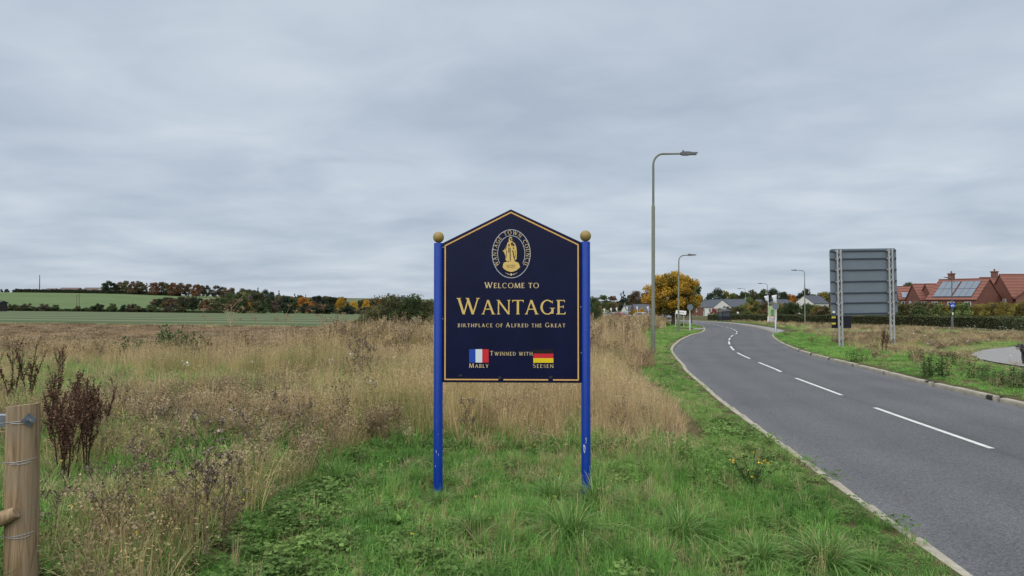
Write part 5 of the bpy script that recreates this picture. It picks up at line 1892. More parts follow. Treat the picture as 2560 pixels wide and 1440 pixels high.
def tree_px(px, top, wpx, Y, kind, colour, label, group, base=None, **kw):
    g = on_ground(px, Y)
    h = at(px, top, Y).z - g.z
    g.z -= .05
    if group and len((label + ' ' + zone_word(px)).split()) <= 16: label += ' ' + zone_word(px)
    return tree(g, h, wpx * Y / F, kind, colour, label, group, **kw)


# copse on the ridge
GR = 'copse on the hilltop'
for px, top, w, kind, col in ((262, 706, 26, 'round', 'dark green'), (276, 701, 34, 'round', 'dark green'), (300, 704, 34, 'round', 'brown'), (316, 700, 30, 'round', 'olive'), (332, 702, 26, 'round', 'brown'),
                              (342, 701, 24, 'cone', 'blue-green'), (352, 702, 28, 'round', 'olive'), (366, 706, 22, 'cone', 'dark green'), (384, 704, 30, 'round', 'russet'), (402, 703, 32, 'round', 'brown'), (418, 706, 26, 'round', 'olive'),
                              (434, 705, 32, 'round', 'russet'), (452, 706, 34, 'round', 'brown'), (472, 708, 32, 'round', 'brown'), (490, 709, 32, 'round', 'russet'), (505, 712, 22, 'round', 'brown'), (516, 712, 24, 'round', 'dark green'), (540, 712, 30, 'round', 'grey-brown'), (555, 716, 20, 'round', 'dark green'), (437, 724, 14, 'bush', 'yellow-olive'), (484, 723, 16, 'bush', 'yellow-olive')):
    tree_px(px, top, w * 1.1, random.uniform(560, 600), kind, col, {'round': col + ' broadleaf tree in the copse on the hilltop', 'cone': col + ' pointed conifer in the copse on the hilltop', 'bush': 'yellowish bush at the edge of the hilltop copse'}[kind], GR)
for px in range(4, 110, 9):
    tree_px(px + random.uniform(-3, 3), 722 + random.uniform(-2.5, 1.5), 9, 1100, 'bush', 'dark green', 'tiny dark tree on the far skyline', 'far skyline trees')

# trees down the slope and in the valley: named ones first
GV = 'trees in the valley belt'
named = [(545, 751, 44, 236, 'bush', 'olive'), (575, 728, 30, 330, 'round', 'mid green'), (617, 731, 36, 290, 'round', 'light green'), (625, 755, 20, 250, 'round', 'orange'), (588, 735, 26, 320, 'round', 'mid green'),
         (760, 740, 40, 262, 'round', 'orange'), (774, 752, 26, 256, 'round', 'orange'), (800, 739, 46, 300, 'pine', 'blue-green'), (832, 741, 40, 290, 'pine', 'dark green'), (853, 742, 26, 262, 'round', 'yellow'), (884, 751, 28, 260, 'round', 'yellow'),
         (917, 747, 26, 262, 'round', 'yellow'), (947, 745, 22, 270, 'round', 'orange'), (870, 764, 30, 238, 'bush', 'blue-green'), (645, 717, 22, 430, 'cone', 'blue-green'), (697, 724, 20, 400, 'cone', 'blue-green'), (681, 727, 24, 405, 'round', 'dark green'), (737, 731, 22, 380, 'cone', 'blue-green'), (764, 735, 14, 380, 'cone', 'blue-green'),
         (663, 722, 30, 420, 'round', 'dark green'), (562, 717, 24, 470, 'round', 'brown'), (580, 718, 26, 460, 'round', 'brown'), (604, 719, 30, 450, 'round', 'brown'), (622, 722, 26, 440, 'round', 'brown')]
for px, top, w, Y, kind, col in named:
    tree_px(px, top, w * 1.08, Y, kind, col, {'round': col + ' broadleaf tree in the valley tree belt beyond the crop field', 'cone': col + ' pointed conifer above the valley tree belt', 'pine': col + ' flat topped pine in the valley tree belt', 'bush': col + ' rounded tree at the edge of the crop field'}[kind], GV, fine=(kind == 'round' and w > 24))
rv = random.Random(3)
for i in range(150):
    px = rv.uniform(600, 1110)
    row = rv.choice((0, 0, 1, 1, 2, 2))
    Y = (238, 285, 345)[row] + rv.uniform(-8, 22)
    line = np.interp(px, [600, 700, 800, 950, 1100], [723, 731, 740, 747, 751])
    top = line + (20, 8, 0)[row] + rv.uniform(-3, 7)
    col = rv.choice(['dark green', 'dark green', 'mid green', 'olive', 'brown', 'grey-brown', 'blue-green', 'olive', 'mid green'])
    kind = 'bush' if row == 0 else 'round'
    tree_px(px, top, rv.uniform(26, 44), Y, kind, col, col + (' scrubby bush along the foot of the valley tree belt' if row == 0 else ' tree filling the valley belt behind the crop field'), GV)
# scrub on the hill field and the hedge bushes along the crop field
for i in range(40):
    px = rv.uniform(385, 640)
    Y = np.interp(px, [385, 640], [375, 262]) + rv.uniform(-14, 14)
    top = np.interp(px, [385, 440, 600, 640], [748, 737, 745, 752]) + rv.uniform(-2, 7)
    col = rv.choice(['dark green', 'grey-brown', 'olive', 'brown', 'dark green', 'mid green'])
    tree_px(px, top, rv.uniform(26, 40), Y, 'bush', col, col + ' bush in the thicket across the hill field', 'thicket on the hill field')
for i in range(44):
    px = rv.choice((rv.uniform(0, 150), rv.uniform(190, 500), rv.uniform(0, 560)))
    hh = rv.uniform(6, 20) if not 150 < px < 190 else 5
    col = rv.choice(['dark green', 'olive', 'mid green', 'olive', 'grey-brown'])
    tree_px(px, 776 - hh, rv.uniform(18, 34), 229 + rv.uniform(-2, 3), 'bush', col, col + ' bush in the hedge between the crop field and the hill', 'field hedge bushes')
# hawthorn scrub behind the sign
for px, top, w, Y, col, lab in ((925, 768, 70, 43, 'olive', 'lowest outer hawthorn bush at the field end of the scrub'), (978, 727, 92, 46, 'olive', 'tallest twiggy hawthorn bush left of the welcome sign'), (1030, 731, 86, 45, 'mid green', 'dark hawthorn bush between the twiggy one and the blue post'),
                           (1074, 741, 76, 46, 'olive', 'hawthorn bush close against the left blue post'), (1130, 752, 84, 58, 'mid green', 'hawthorn bush hidden behind the sign panel'), (1484, 738, 34, 60, 'mid green', 'narrow hawthorn bush peeping out right of the right blue post'), (1440, 752, 60, 60, 'dark green', 'hawthorn bush behind the right half of the sign panel')):
    g = on_ground(px, Y)
    tree(g - Vector((0, 0, .1)), (at(px, top, Y).z - g.z) * 1.06, w * 1.3 * Y / F, 'bush', col, lab, 'hawthorn bushes behind the sign', fine=True, cat='shrub', name='hawthorn_bush')

# the big autumn tree beside the road
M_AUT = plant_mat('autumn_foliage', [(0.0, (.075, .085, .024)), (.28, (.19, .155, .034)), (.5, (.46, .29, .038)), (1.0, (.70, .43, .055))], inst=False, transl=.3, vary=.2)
rs = np.random.default_rng(11)
nb = 130
Cb, Rb = [], []
while len(Cb) < nb:
    p_ = rs.uniform(-1, 1, 3)
    r_ = np.linalg.norm(p_)
    if .35 < r_ < 1 and not (p_[2] < -.75 and abs(p_[0]) < .25):
        Cb.append((p_[0] * .46, p_[1] * .44, .55 + p_[2] * .40)); Rb.append(rs.uniform(.06, .12))
Cb = np.array(Cb); Rb = np.array(Rb)
n = 34000
i_ = rs.integers(0, nb, n)
off = rs.normal(size=(n, 3)); off /= np.linalg.norm(off, axis=1)[:, None]
P_ = Cb[i_] + off * (rs.uniform(0, 1, (n, 1)) ** .5) * Rb[i_][:, None]
P_[:, 2] = np.clip(P_[:, 2], .12, 1.0)
rad_ = np.linalg.norm((P_ - [0, 0, .5]) / [.5, .5, .45], axis=1)
bt = rs.uniform(0, 1, nb)
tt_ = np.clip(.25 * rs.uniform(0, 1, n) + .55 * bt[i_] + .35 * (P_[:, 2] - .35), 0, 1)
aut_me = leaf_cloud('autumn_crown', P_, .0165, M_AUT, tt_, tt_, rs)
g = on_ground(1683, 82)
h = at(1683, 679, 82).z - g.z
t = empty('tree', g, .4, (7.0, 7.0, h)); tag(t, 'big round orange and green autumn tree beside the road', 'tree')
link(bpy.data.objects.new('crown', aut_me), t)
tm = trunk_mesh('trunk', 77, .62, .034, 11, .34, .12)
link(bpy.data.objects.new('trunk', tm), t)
tree_px(1728, 703, 66, 98, 'pine', 'mid green', 'dark green tree pressed behind the big orange tree', None)
for px, top, w, col in ((1650, 800, 34, 'brown'), (1664, 803, 26, 'grey-brown'), (1706, 806, 20, 'grey-brown')):
    tree_px(px, top, w, 78, 'bush', col, 'low dry brown bush at the foot of the orange tree', 'bushes under the orange tree', cat='shrub', name='low_bush')

GK = 'trees behind the houses'
for px, top, w, Y, kind, col in ((1488, 745, 26, 330, 'round', 'olive'), (1507, 738, 30, 380, 'round', 'mid green'), (1533, 740, 30, 380, 'round', 'brown'), (1559, 726, 30, 400, 'cone', 'blue-green'), (1553, 731, 22, 400, 'cone', 'blue-green'), (1578, 735, 26, 390, 'round', 'dark green'), (1592, 727, 34, 380, 'round', 'brown'), (1616, 729, 32, 360, 'round', 'russet'), (1606, 745, 30, 370, 'round', 'dark green'), (1530, 755, 30, 350, 'round', 'olive'),
                                 (1790, 720.5, 42, 330, 'round', 'dark green'), (1773, 733, 24, 340, 'round', 'dark green'), (1816, 726, 18, 340, 'round', 'yellow-olive'), (1829, 732, 24, 350, 'round', 'light green'), (1842, 734, 22, 360, 'round', 'brown'), (1862, 728, 30, 350, 'round', 'mid green'), (1880, 725, 30, 350, 'round', 'olive'), (1896, 734, 26, 350, 'round', 'dark green'), (1910, 723, 32, 345, 'round', 'mid green'), (1938, 721, 42, 335, 'round', 'dark green'), (1958, 729, 30, 335, 'round', 'dark green'),
                                 (1982, 736, 30, 350, 'round', 'orange'), (2001, 733, 24, 345, 'round', 'dark green'), (2016, 722, 30, 345, 'round', 'dark green'), (2034, 735, 26, 350, 'round', 'olive'), (2060, 730, 36, 340, 'round', 'yellow-olive'), (2078, 728, 26, 340, 'round', 'olive'), (1870, 742, 36, 320, 'bush', 'light green'), (2275, 704, 34, 170, 'round', 'mid green'), (2258, 716, 22, 172, 'round', 'olive'), (1497, 768, 20, 210, 'bush', 'yellow-olive'), (1486, 755, 30, 230, 'round', 'mid green')):
    tree_px(px, top - 2, w * 1.5 if kind == 'round' else w * 1.1, Y, kind, col, col + {'round': ' broadleaf tree showing above the roofs beyond the bend', 'cone': ' conifer standing above the houses left of the orange tree', 'bush': ' bushy tree among the houses beyond the bend'}[kind], GK, fine=(w > 33))

# young autumn shrubs behind the right-hand hedge and small trees by the far road
GY_ = 'young shrubs behind the hedge'
pal = ['olive', 'yellow-olive', 'mid green', 'brown', 'light green', 'yellow-olive', 'yellow-olive', 'olive', 'mid green', 'russet', 'olive', 'yellow-olive']
for i in range(92):
    px = rv.uniform(1830, 2600)
    Y = np.interp(px, [1830, 2000, 2300, 2600], [124, 112, 92, 84]) + rv.uniform(0, 12)
    top = np.interp(px, [1830, 1870, 1950, 2050, 2250, 2400, 2500, 2600], [762, 752, 751, 763, 752, 755, 752, 745]) + rv.uniform(-5, 9)
    col = rv.choice(pal)
    tree_px(px, top, rv.uniform(34, 58), Y, 'bush', col, col + ' young shrub growing behind the clipped hedge', GY_, fine=i % 2 == 0, cat='shrub', name='young_shrub')
for px, top, w, Y, col in ((1785, 768, 22, 150, 'red'), (1802, 768, 22, 145, 'yellow-olive'), (1822, 762, 26, 138, 'olive'), (1842, 764, 24, 135, 'mid green'), (1590, 770, 16, 165, 'yellow'), (1604, 767, 18, 168, 'yellow'), (1582, 773, 16, 172, 'yellow-olive'), (1540, 775, 20, 190, 'olive'), (1500, 762, 22, 200, 'yellow-olive'), (1520, 778, 20, 195, 'brown'), (1812, 770, 24, 142, 'orange'), (1645, 777, 26, 160, 'dark green'), (1668, 782, 22, 155, 'olive')):
    tree_px(px, top, w * 1.2, Y, 'bush', col, col + ' young street tree beside the far bend of the road', 'young street trees', fine=True, cat='tree')


# ------------------------------------------------------------------ clipped hedges
def hedge(pts, h, wd, colour, label, n_per_m=150, leaf=.075, seed=5):
    rs = np.random.default_rng(seed)
    P = catmull(np.array(pts, float), 6)
    seg = np.linalg.norm(np.diff(P, axis=0), axis=1); s = np.concatenate([[0], np.cumsum(seg)])
    n = int(s[-1] * n_per_m)
    q = rs.uniform(0, s[-1], n)
    x = np.interp(q, s, P[:, 0]); y = np.interp(q, s, P[:, 1])
    T = np.gradient(P, axis=0); T /= np.linalg.norm(T, axis=1)[:, None]
    nx = np.interp(q, s, T[:, 1]); ny = np.interp(q, s, -T[:, 0])
    lump = 1 + .07 * np.sin(q * .9) + .05 * np.sin(q * 2.3 + 1)
    side = rs.choice([0, 1, 2], n, p=[.38, .24, .38])
    off = np.where(side == 0, -wd / 2, np.where(side == 2, wd / 2, rs.uniform(-wd / 2, wd / 2, n))) + rs.normal(0, .05, n)
    z = np.where(side == 1, h * lump, rs.uniform(0.02, 1, n) * h * lump) + rs.normal(0, .04, n)
    X, Y = x + nx * off, y + ny * off
    Z = ground(X, Y) + np.maximum(z, .02)
    nz = np.sin(q * .55) * .3 + np.sin(q * 1.7 + 2) * .2 + .5
    tint = np.clip(.35 * nz + .6 * rs.uniform(0, 1, n), 0, 1)
    me = leaf_cloud('hedge_leaves', np.stack([X, Y, Z], 1), leaf, M_LEAF, tint, np.clip(nz * .6 + .4 * rs.uniform(0, 1, n), 0, 1), rs)
    t = empty('hedge', (0, 0, 0)); tag(t, label, 'hedge', None)
    o = link(bpy.data.objects.new('foliage', me), t)
    c = COLS[colour]; o.color = (*c, 1)
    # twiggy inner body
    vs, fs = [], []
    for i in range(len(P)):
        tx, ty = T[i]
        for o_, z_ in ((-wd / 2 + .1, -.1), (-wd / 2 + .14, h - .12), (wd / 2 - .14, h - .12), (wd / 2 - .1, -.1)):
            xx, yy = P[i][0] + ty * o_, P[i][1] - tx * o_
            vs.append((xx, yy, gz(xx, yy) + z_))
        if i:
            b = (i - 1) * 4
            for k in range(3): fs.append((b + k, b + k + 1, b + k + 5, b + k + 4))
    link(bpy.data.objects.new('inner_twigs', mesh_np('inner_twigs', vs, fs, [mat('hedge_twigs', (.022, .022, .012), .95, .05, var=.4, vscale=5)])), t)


hp = [on_ground(px, Y) for px, Y in ((1776, 137), (1812, 127), (1850, 121), (1900, 113), (1960, 106), (2040, 97), (2130, 90), (2230, 84), (2330, 78), (2430, 72), (2505, 66), (2560, 58), (2600, 52), (2640, 48))]
hedge([(p_.x, p_.y) for p_ in hp], 1.15, 1.3, 'hedge green', 'long clipped dark green hedge along the right side of the rough grass')
hp = [on_ground(px, Y) for px, Y in ((1690, 186), (1640, 190), (1570, 196), (1500, 204))]
hedge([(p_.x, p_.y) for p_ in hp], 1.3, 1.0, 'brown', 'low brown hedge behind the parked cars', 80, .10, 6)
hp = [on_ground(px, 572) for px in (40, 80, 130, 180, 230, 300, 380, 450)]
hedge([(p_.x, p_.y) for p_ in hp], 2.6, 3.0, 'dark green', 'long low dark hedge along the crest of the hill field', 40, .45, 7)
hp = [on_ground(px, 231) for px in (-40, 80, 200, 320, 440, 560)]
hedge([(p_.x, p_.y) for p_ in hp], 0.8, 1.2, 'mid green', 'low ragged hedge bottom between the crop field and the hill field', 50, .16, 8)

# ------------------------------------------------------------------ rough grass, weeds and verge
def blades(rs, n, h, spread, lean, width, segs=3, droop=.25, upright=0.0, base=None, head=None):
    """n grass blades as quads -> verts, faces, per-face value"""
    a0 = rs.uniform(0, 2 * math.pi, n); r0 = spread * np.sqrt(rs.uniform(0, 1, n))
    bx_, by_ = r0 * np.cos(a0), r0 * np.sin(a0)
    az = a0 + rs.normal(0, .9, n)
    L = h * rs.uniform(.55, 1.1, n)
    ln = lean * rs.uniform(.1, 1.25, n)
    wv = np.stack([-np.sin(az), np.cos(az)], 1)
    tw = rs.uniform(-1, 1, n)
    wv = np.stack([wv[:, 0] + tw * .6 * np.cos(az), wv[:, 1] + tw * .6 * np.sin(az)], 1); wv /= np.linalg.norm(wv, axis=1)[:, None]
    V, Fc = [], []
    for k in range(segs + 1):
        t = k / segs
        hx = L * ln * t ** 1.6
        z = L * (t - droop * ln * 1.6 * t ** 2.4)
        w = width * (1 - t) ** .7 * (.6 + .4 * min(1, t * 4)) + width * .12
        for s in (-1, 1):
            V.append(np.stack([bx_ + np.cos(az) * hx + s * wv[:, 0] * w / 2, by_ + np.sin(az) * hx + s * wv[:, 1] * w / 2, np.maximum(z, .003)], 1))
    V = np.stack(V, 1)                     # n, 2(segs+1), 3
    m = 2 * (segs + 1)
    for k in range(segs):
        Fc.append(np.arange(n)[:, None] * m + np.array([2 * k, 2 * k + 1, 2 * k + 3, 2 * k + 2])[None])
    Fc = np.stack(Fc, 1).reshape(-1, 4)
    val = np.repeat(rs.uniform(0, 1, n), segs)
    tips = V[:, -2:, :].mean(1)
    return V.reshape(-1, 3), Fc, val, tips


def scraps(rs, P, size, flat=False, aspect=.5):
    n = len(P)
    if flat:
        d = np.stack([rs.normal(0, .35, n), rs.normal(0, .35, n), np.ones(n)], 1)
    else:
        d = rs.normal(size=(n, 3))
    d /= np.linalg.norm(d, axis=1)[:, None]
    u = rs.normal(size=(n, 3)); u -= (u * d).sum(1)[:, None] * d; u /= np.linalg.norm(u, axis=1)[:, None]
    w = np.cross(d, u)
    s = size * rs.uniform(.6, 1.3, (n, 1))
    V = np.stack([P - u * s, P + w * s * aspect, P + u * s, P - w * s * aspect], 1).reshape(-1, 3)
    return V, np.arange(4 * n).reshape(-1, 4), rs.uniform(0, 1, n)


def merge(parts):
    V, Fc, val, mi, b = [], [], [], [], 0
    for (v, f, a), m in parts:
        V.append(v); Fc.append(f + b); val.append(a); mi.append(np.full(len(f), m)); b += len(v)
    return np.concatenate(V), np.concatenate(Fc), np.concatenate(val), np.concatenate(mi)


def plant_mesh(name, parts, mats):
    V, Fc, val, mi = merge(parts)
    me = mesh_np(name, V, Fc, mats, mi)
    for nm in ('blade', 'tint'):
        a = me.attributes.new(nm, 'FLOAT', 'FACE')
        a.data.foreach_set('value', val.astype(np.float32))
    return me


G_STOPS = [(0.0, (.062, .150, .032)), (.45, (.150, .325, .066)), (.75, (.235, .410, .100)), (.9, (.31, .39, .135)), (1.0, (.41, .36, .19))]
S_STOPS = [(0.0, (.20, .24, .08)), (.25, (.34, .29, .125)), (.5, (.52, .395, .20)), (.75, (.56, .425, .25)), (.9, (.43, .31, .19)), (1.0, (.31, .215, .13))]
W_STOPS = [(0.0, (.110, .080, .044)), (.5, (.25, .185, .108)), (1.0, (.39, .305, .195))]
M_GR = plant_mat('grass_blade', G_STOPS, vary=.45, transl=.35)
M_ST = plant_mat('straw_stem', S_STOPS, vary=.35, transl=.2)
M_WD = plant_mat('dead_weed', W_STOPS, vary=.5, transl=.1)
M_GRT = plant_mat('grass_tussock_blade', [(0.0, (.075, .175, .035)), (.5, (.145, .30, .065)), (.9, (.24, .40, .12)), (1.0, (.45, .40, .20))], inst=False, vary=.25, transl=.35)
M_STT = plant_mat('dry_stem', S_STOPS, inst=False, vary=.2, transl=.15)
M_WDT = plant_mat('dead_stalk', W_STOPS, inst=False, vary=.3, transl=.05)
M_DOCK = plant_mat('dock_seed', [(0, (.040, .022, .014)), (.6, (.095, .048, .030)), (1, (.16, .088, .055))], inst=False, vary=.3, transl=.05)
M_THST = plant_mat('thistle_down', [(0, (.06, .047, .034)), (.6, (.17, .135, .10)), (1, (.36, .30, .24))], inst=False, vary=.3, transl=.1)
M_NETT = plant_mat('nettle_leaf', [(0, (.035, .065, .020)), (1, (.105, .165, .052))], inst=False, vary=.3)
M_BROAD = plant_mat('broad_leaf', [(0, (.085, .170, .036)), (1, (.20, .33, .075))], inst=False, vary=.3)
M_CLOV = plant_mat('clover_leaf', [(0, (.062, .120, .026)), (1, (.160, .255, .065))], vary=.4)
M_FLY = mat('yellow_petal', (.62, .42, .02), .6)
M_FLW = mat('white_petal', (.62, .62, .58), .6)

PROTO = {}


def proto(kind, meshes):
    obs = []
    for me in meshes:
        o = bpy.data.objects.new('proto_' + kind, me)     # not linked to the scene: only a source of instances
        obs.append(o)
    PROTO[kind] = obs


def mk(kind, k, fn):
    proto(kind, [fn(np.random.default_rng(hash(kind) % 1000 + i * 13 + len(kind) * 71)) for i in range(k)])


import zlib
def mk(kind, k, fn):
    proto(kind, [fn(np.random.default_rng(zlib.crc32(kind.encode()) % 9999 + i * 13)) for i in range(k)])


mk('short_grass', 5, lambda r: plant_mesh('short_grass', [(blades(r, 30, .115, .085, 1.25, .0066, 4, .38)[:3], 0)], [M_GR]))
mk('long_grass', 5, lambda r: plant_mesh('long_grass', [(blades(r, 30, .27, .06, 1.05, .0070, 5, .40)[:3], 0)], [M_GR]))


def straw(r, n=16, h=.72, sp=.07, w=.0048):
    v, f, a, tips = blades(r, n, h, sp, .28, w, 3, .2)
    v2, f2, a2, _ = blades(r, n // 2, h * .45, sp, .9, w * 1.1, 3, .3)
    hd = []
    for k in range(3):
        hd.append(tips + np.stack([r.normal(0, .008, n), r.normal(0, .008, n), -r.uniform(-.02, .07, n)], 1))
    P = np.concatenate(hd)
    v3, f3, a3 = scraps(r, P, .012, aspect=.3)
    return plant_mesh('straw', [((v, f, a), 0), ((v2, f2, a2), 0), ((v3, f3, a3), 0)], [M_ST])


mk('straw', 6, straw)
mk('straw_far', 4, lambda r: straw(r, 46, .66, .30, .009))
mk('green_far', 4, lambda r: plant_mesh('green_far', [(blades(r, 90, .17, .32, .9, .014)[:3], 0)], [M_GR]))


def weed(r, h=.55, nst=3, sp=.06, hsize=.012, nh=7, w=.005):
    parts, tips = [], []
    v, f, a, t0 = blades(r, nst, h, sp, .25, w * 1.4, 3, .1)
    parts.append(((v, f, a * .4), 0))
    V2, F2, A2, P = [], [], [], []
    b = 0
    for t in t0:
        for k in range(7):
            fr = r.uniform(.45, .98)
            p0 = np.array([t[0] * fr, t[1] * fr, t[2] * fr])
            az = r.uniform(0, 6.28); L = h * r.uniform(.12, .32)
            p1 = p0 + np.array([math.cos(az) * L * .6, math.sin(az) * L * .6, L * .75])
            wv = np.array([-math.sin(az), math.cos(az), 0]) * w * .45
            V2 += [p0 - wv, p0 + wv, p1 + wv * .7, p1 - wv * .7]
            F2.append([b, b + 1, b + 2, b + 3]); b += 4; A2.append(r.uniform(0, .5))
            for q_ in range(nh):
                P.append(p1 + r.normal(0, .022, 3))
    parts.append(((np.array(V2), np.array(F2), np.array(A2)), 0))
    parts.append((scraps(r, np.array(P), hsize, aspect=.75), 0))
    lv = np.stack([r.normal(0, sp * 1.2, 30), r.normal(0, sp * 1.2, 30), r.uniform(.02, h * .6, 30)], 1)
    parts.append((scraps(r, lv, .022, aspect=.28), 0))
    return parts


mk('weed', 6, lambda r: plant_mesh('weed', weed(r), [M_WD]))
mk('weed_far', 4, lambda r: plant_mesh('weed_far', weed(r, .55, 9, .30, .022, 5, .010), [M_WD]))


def clover(r):
    n = 42
    P = np.stack([r.normal(0, .07, n), r.normal(0, .07, n), r.uniform(.025, .085, n)], 1)
    P = np.concatenate([P + np.stack([.012 * np.cos(k * 2.1) * np.ones(n), .012 * np.sin(k * 2.1) * np.ones(n), np.zeros(n)], 1) for k in range(3)])
    return plant_mesh('clover', [(scraps(r, P, .0125, True, .85), 0)], [M_CLOV])


mk('clover', 4, clover)
mk('yellow_bloom', 2, lambda r: plant_mesh('yellow_bloom', [(scraps(r, np.stack([r.normal(0, .006, 5), r.normal(0, .006, 5), .40 + r.normal(0, .004, 5)], 1), .013, True, .8), 0), (blades(r, 1, .40, .003, .02, .004)[:3], 1)], [M_FLY, M_GR]))
mk('white_bloom', 2, lambda r: plant_mesh('white_bloom', [(scraps(r, np.stack([r.normal(0, .02, 14), r.normal(0, .02, 14), .38 + r.normal(0, .012, 14)], 1), .012, True, .8), 0), (blades(r, 1, .38, .003, .02, .005)[:3], 1)], [M_FLW, M_GR]))


def scatter(name, kinds, X, Y, kid, scale, tint, label, cat, zscale=None, d=None):
    """one object of kind stuff: points carrying instances of the listed prototypes"""
    n = len(X)
    Z = ground(X, Y, d) - .005
    me = bpy.data.meshes.new(name)
    me.vertices.add(n)
    me.vertices.foreach_set('co', np.stack([X, Y, Z], 1).astype(np.float32).ravel())
    obs = [(ki, o) for ki, k in enumerate(kinds) for o in PROTO[k]]
    cnt = [len(PROTO[k]) for k in kinds]; start = np.concatenate([[0], np.cumsum(cnt)])
    vid = start[kid] + (rng.integers(0, 1000, n) % np.array(cnt)[kid])
    rot = np.stack([rng.normal(0, .06, n), rng.normal(0, .06, n), rng.uniform(0, 6.283, n)], 1)
    zs = scale if zscale is None else zscale
    sc3 = np.stack([scale, scale, zs], 1)
    for nm, tp, arr in (('rot', 'FLOAT_VECTOR', rot), ('scl', 'FLOAT_VECTOR', sc3)):
        a = me.attributes.new(nm, tp, 'POINT'); a.data.foreach_set('vector', arr.astype(np.float32).ravel())
    a = me.attributes.new('vid', 'INT', 'POINT'); a.data.foreach_set('value', vid.astype(np.int32))
    a = me.attributes.new('tint', 'FLOAT', 'POINT'); a.data.foreach_set('value', np.clip(tint, 0, 1).astype(np.float32))
    o = bpy.data.objects.new(name, me)
    link(o); tag(o, label, cat, None, 'stuff')
    ng = bpy.data.node_groups.new('scatter_' + name, 'GeometryNodeTree')
    ng.interface.new_socket('Geometry', in_out='INPUT', socket_type='NodeSocketGeometry')
    ng.interface.new_socket('Geometry', in_out='OUTPUT', socket_type='NodeSocketGeometry')
    N, L = ng.nodes, ng.links
    gi, go = N.new('NodeGroupInput'), N.new('NodeGroupOutput')

    def na(nm, tp):
        x = N.new('GeometryNodeInputNamedAttribute'); x.data_type = tp; x.inputs['Name'].default_value = nm
        return x.outputs['Attribute']
    a_rot, a_scl, a_vid = na('rot', 'FLOAT_VECTOR'), na('scl', 'FLOAT_VECTOR'), na('vid', 'INT')
    join = N.new('GeometryNodeJoinGeometry')
    for i, (ki, po) in enumerate(obs):
        oi = N.new('GeometryNodeObjectInfo'); oi.inputs['Object'].default_value = po
        oi.inputs['As Instance'].default_value = True
        cmp = N.new('FunctionNodeCompare'); cmp.data_type = 'INT'; cmp.operation = 'EQUAL'
        L.new(a_vid, cmp.inputs[2]); cmp.inputs[3].default_value = i
        ip = N.new('GeometryNodeInstanceOnPoints')
        L.new(gi.outputs[0], ip.inputs['Points']); L.new(cmp.outputs[0], ip.inputs['Selection'])
        L.new(oi.outputs['Geometry'], ip.inputs['Instance']); L.new(a_rot, ip.inputs['Rotation']); L.new(a_scl, ip.inputs['Scale'])
        L.new(ip.outputs[0], join.inputs[0])
    L.new(join.outputs[0], go.inputs[0])
    md = o.modifiers.new('scatter', 'NODES'); md.node_group = ng
    return o


_lat = rng.uniform(0, 1, (257, 257))


def vnoise(x, y, s):
    x = np.asarray(x) * s + 1000.0; y = np.asarray(y) * s + 1000.0
    xi, yi = np.floor(x).astype(int), np.floor(y).astype(int)
    fx, fy = x - xi, y - yi
    fx, fy = fx * fx * (3 - 2 * fx), fy * fy * (3 - 2 * fy)
    g = lambda a, b: _lat[a % 257, b % 257]
    return (g(xi, yi) * (1 - fx) + g(xi + 1, yi) * fx) * (1 - fy) + (g(xi, yi + 1) * (1 - fx) + g(xi + 1, yi + 1) * fx) * fy


def sample(y0, y1, dens, xl=None, xr=None, margin=2.0):
    """random points of the view wedge between two distances (a margin of some metres either side)"""
    half = .76 * y1 + margin
    xa = -half if xl is None else xl
    xb = half if xr is None else xr
    n = int((y1 - y0) * (xb - xa) * dens)
    X = rng.uniform(xa, xb, n); Y = rng.uniform(y0, y1, n)
    k = np.abs(X) < .76 * Y + margin
    return X[k], Y[k]


def front_line(X):      # where the tall growth begins in front
    return np.where(X > -1.75, 8.4, np.where(X < -2.1, 2.0, 8.4 - (-1.75 - X) / .35 * 6.4))


def gather(bands):
    A = [sample(*b) for b in bands]
    X = np.concatenate([a[0] for a in A]); Y = np.concatenate([a[1] for a in A])
    k = ~((np.abs(X - pc.x * Y / YP - .03) < .30) & (Y < 4.2))        # nothing tall grows right in front of the fence post
    X, Y = X[k], Y[k]
    return X, Y, road_d(X, Y)


SIGN_X = 1.34
# ---- verge: short grass and clover in front of and around the sign, and along both kerbs
X, Y, D = gather([(2.4, 7, 210, -3.2, 5), (7, 10, 170, -4, 6), (10, 18, 90, -2, 9), (18, 34, 40, -2, 13), (34, 64, 14, 2, 25)])
edge = -4.15 + .9 * (vnoise(X, Y, .7) - .5) - 2.4 * ss(30, 60, Y)
fl = front_line(X) + 1.4 * (vnoise(X, Y, .9) - .5)
k = ((D < -HW - KW - .02 - .05 * vnoise(X, Y, 4)) | ((D < -HW - .05) & (rng.uniform(0, 1, len(X)) < .22) & (vnoise(X, Y, 1.7) > .5))) & ((D > edge) | (Y < fl)) & (X > -2.3 + .6 * (vnoise(X, Y, 1.3) - .5))
X, Y, D = X[k], Y[k], D[k]
nzv = vnoise(X, Y, 1.1); nz2 = vnoise(X, Y, .45)
nearkerb = ss(3.6, 3.0, -D)
kid = np.where((nzv > .70) & (Y < 9), 1, 0)
kid = np.where((rng.uniform(0, 1, len(X)) < np.clip((nz2 - .46) * 2.4, .04, .32)) & (Y < 11), 2, kid)
sc = rng.uniform(.55, 1.05, len(X)) * (1 + .6 * ss(9, 40, Y)) * (1 - .35 * nearkerb)
sc = np.where(kid == 1, sc * .7, np.where(kid == 2, rng.uniform(.55, 1.35, len(X)), sc))
nearpost = np.minimum(np.hypot(X - (sgn_p.x + su(1095.2)), Y - SGN), np.hypot(X - (sgn_p.x + su(1463.5)), Y - SGN + .06))
sc = sc * (.45 + .55 * ss(.05, .45, nearpost))
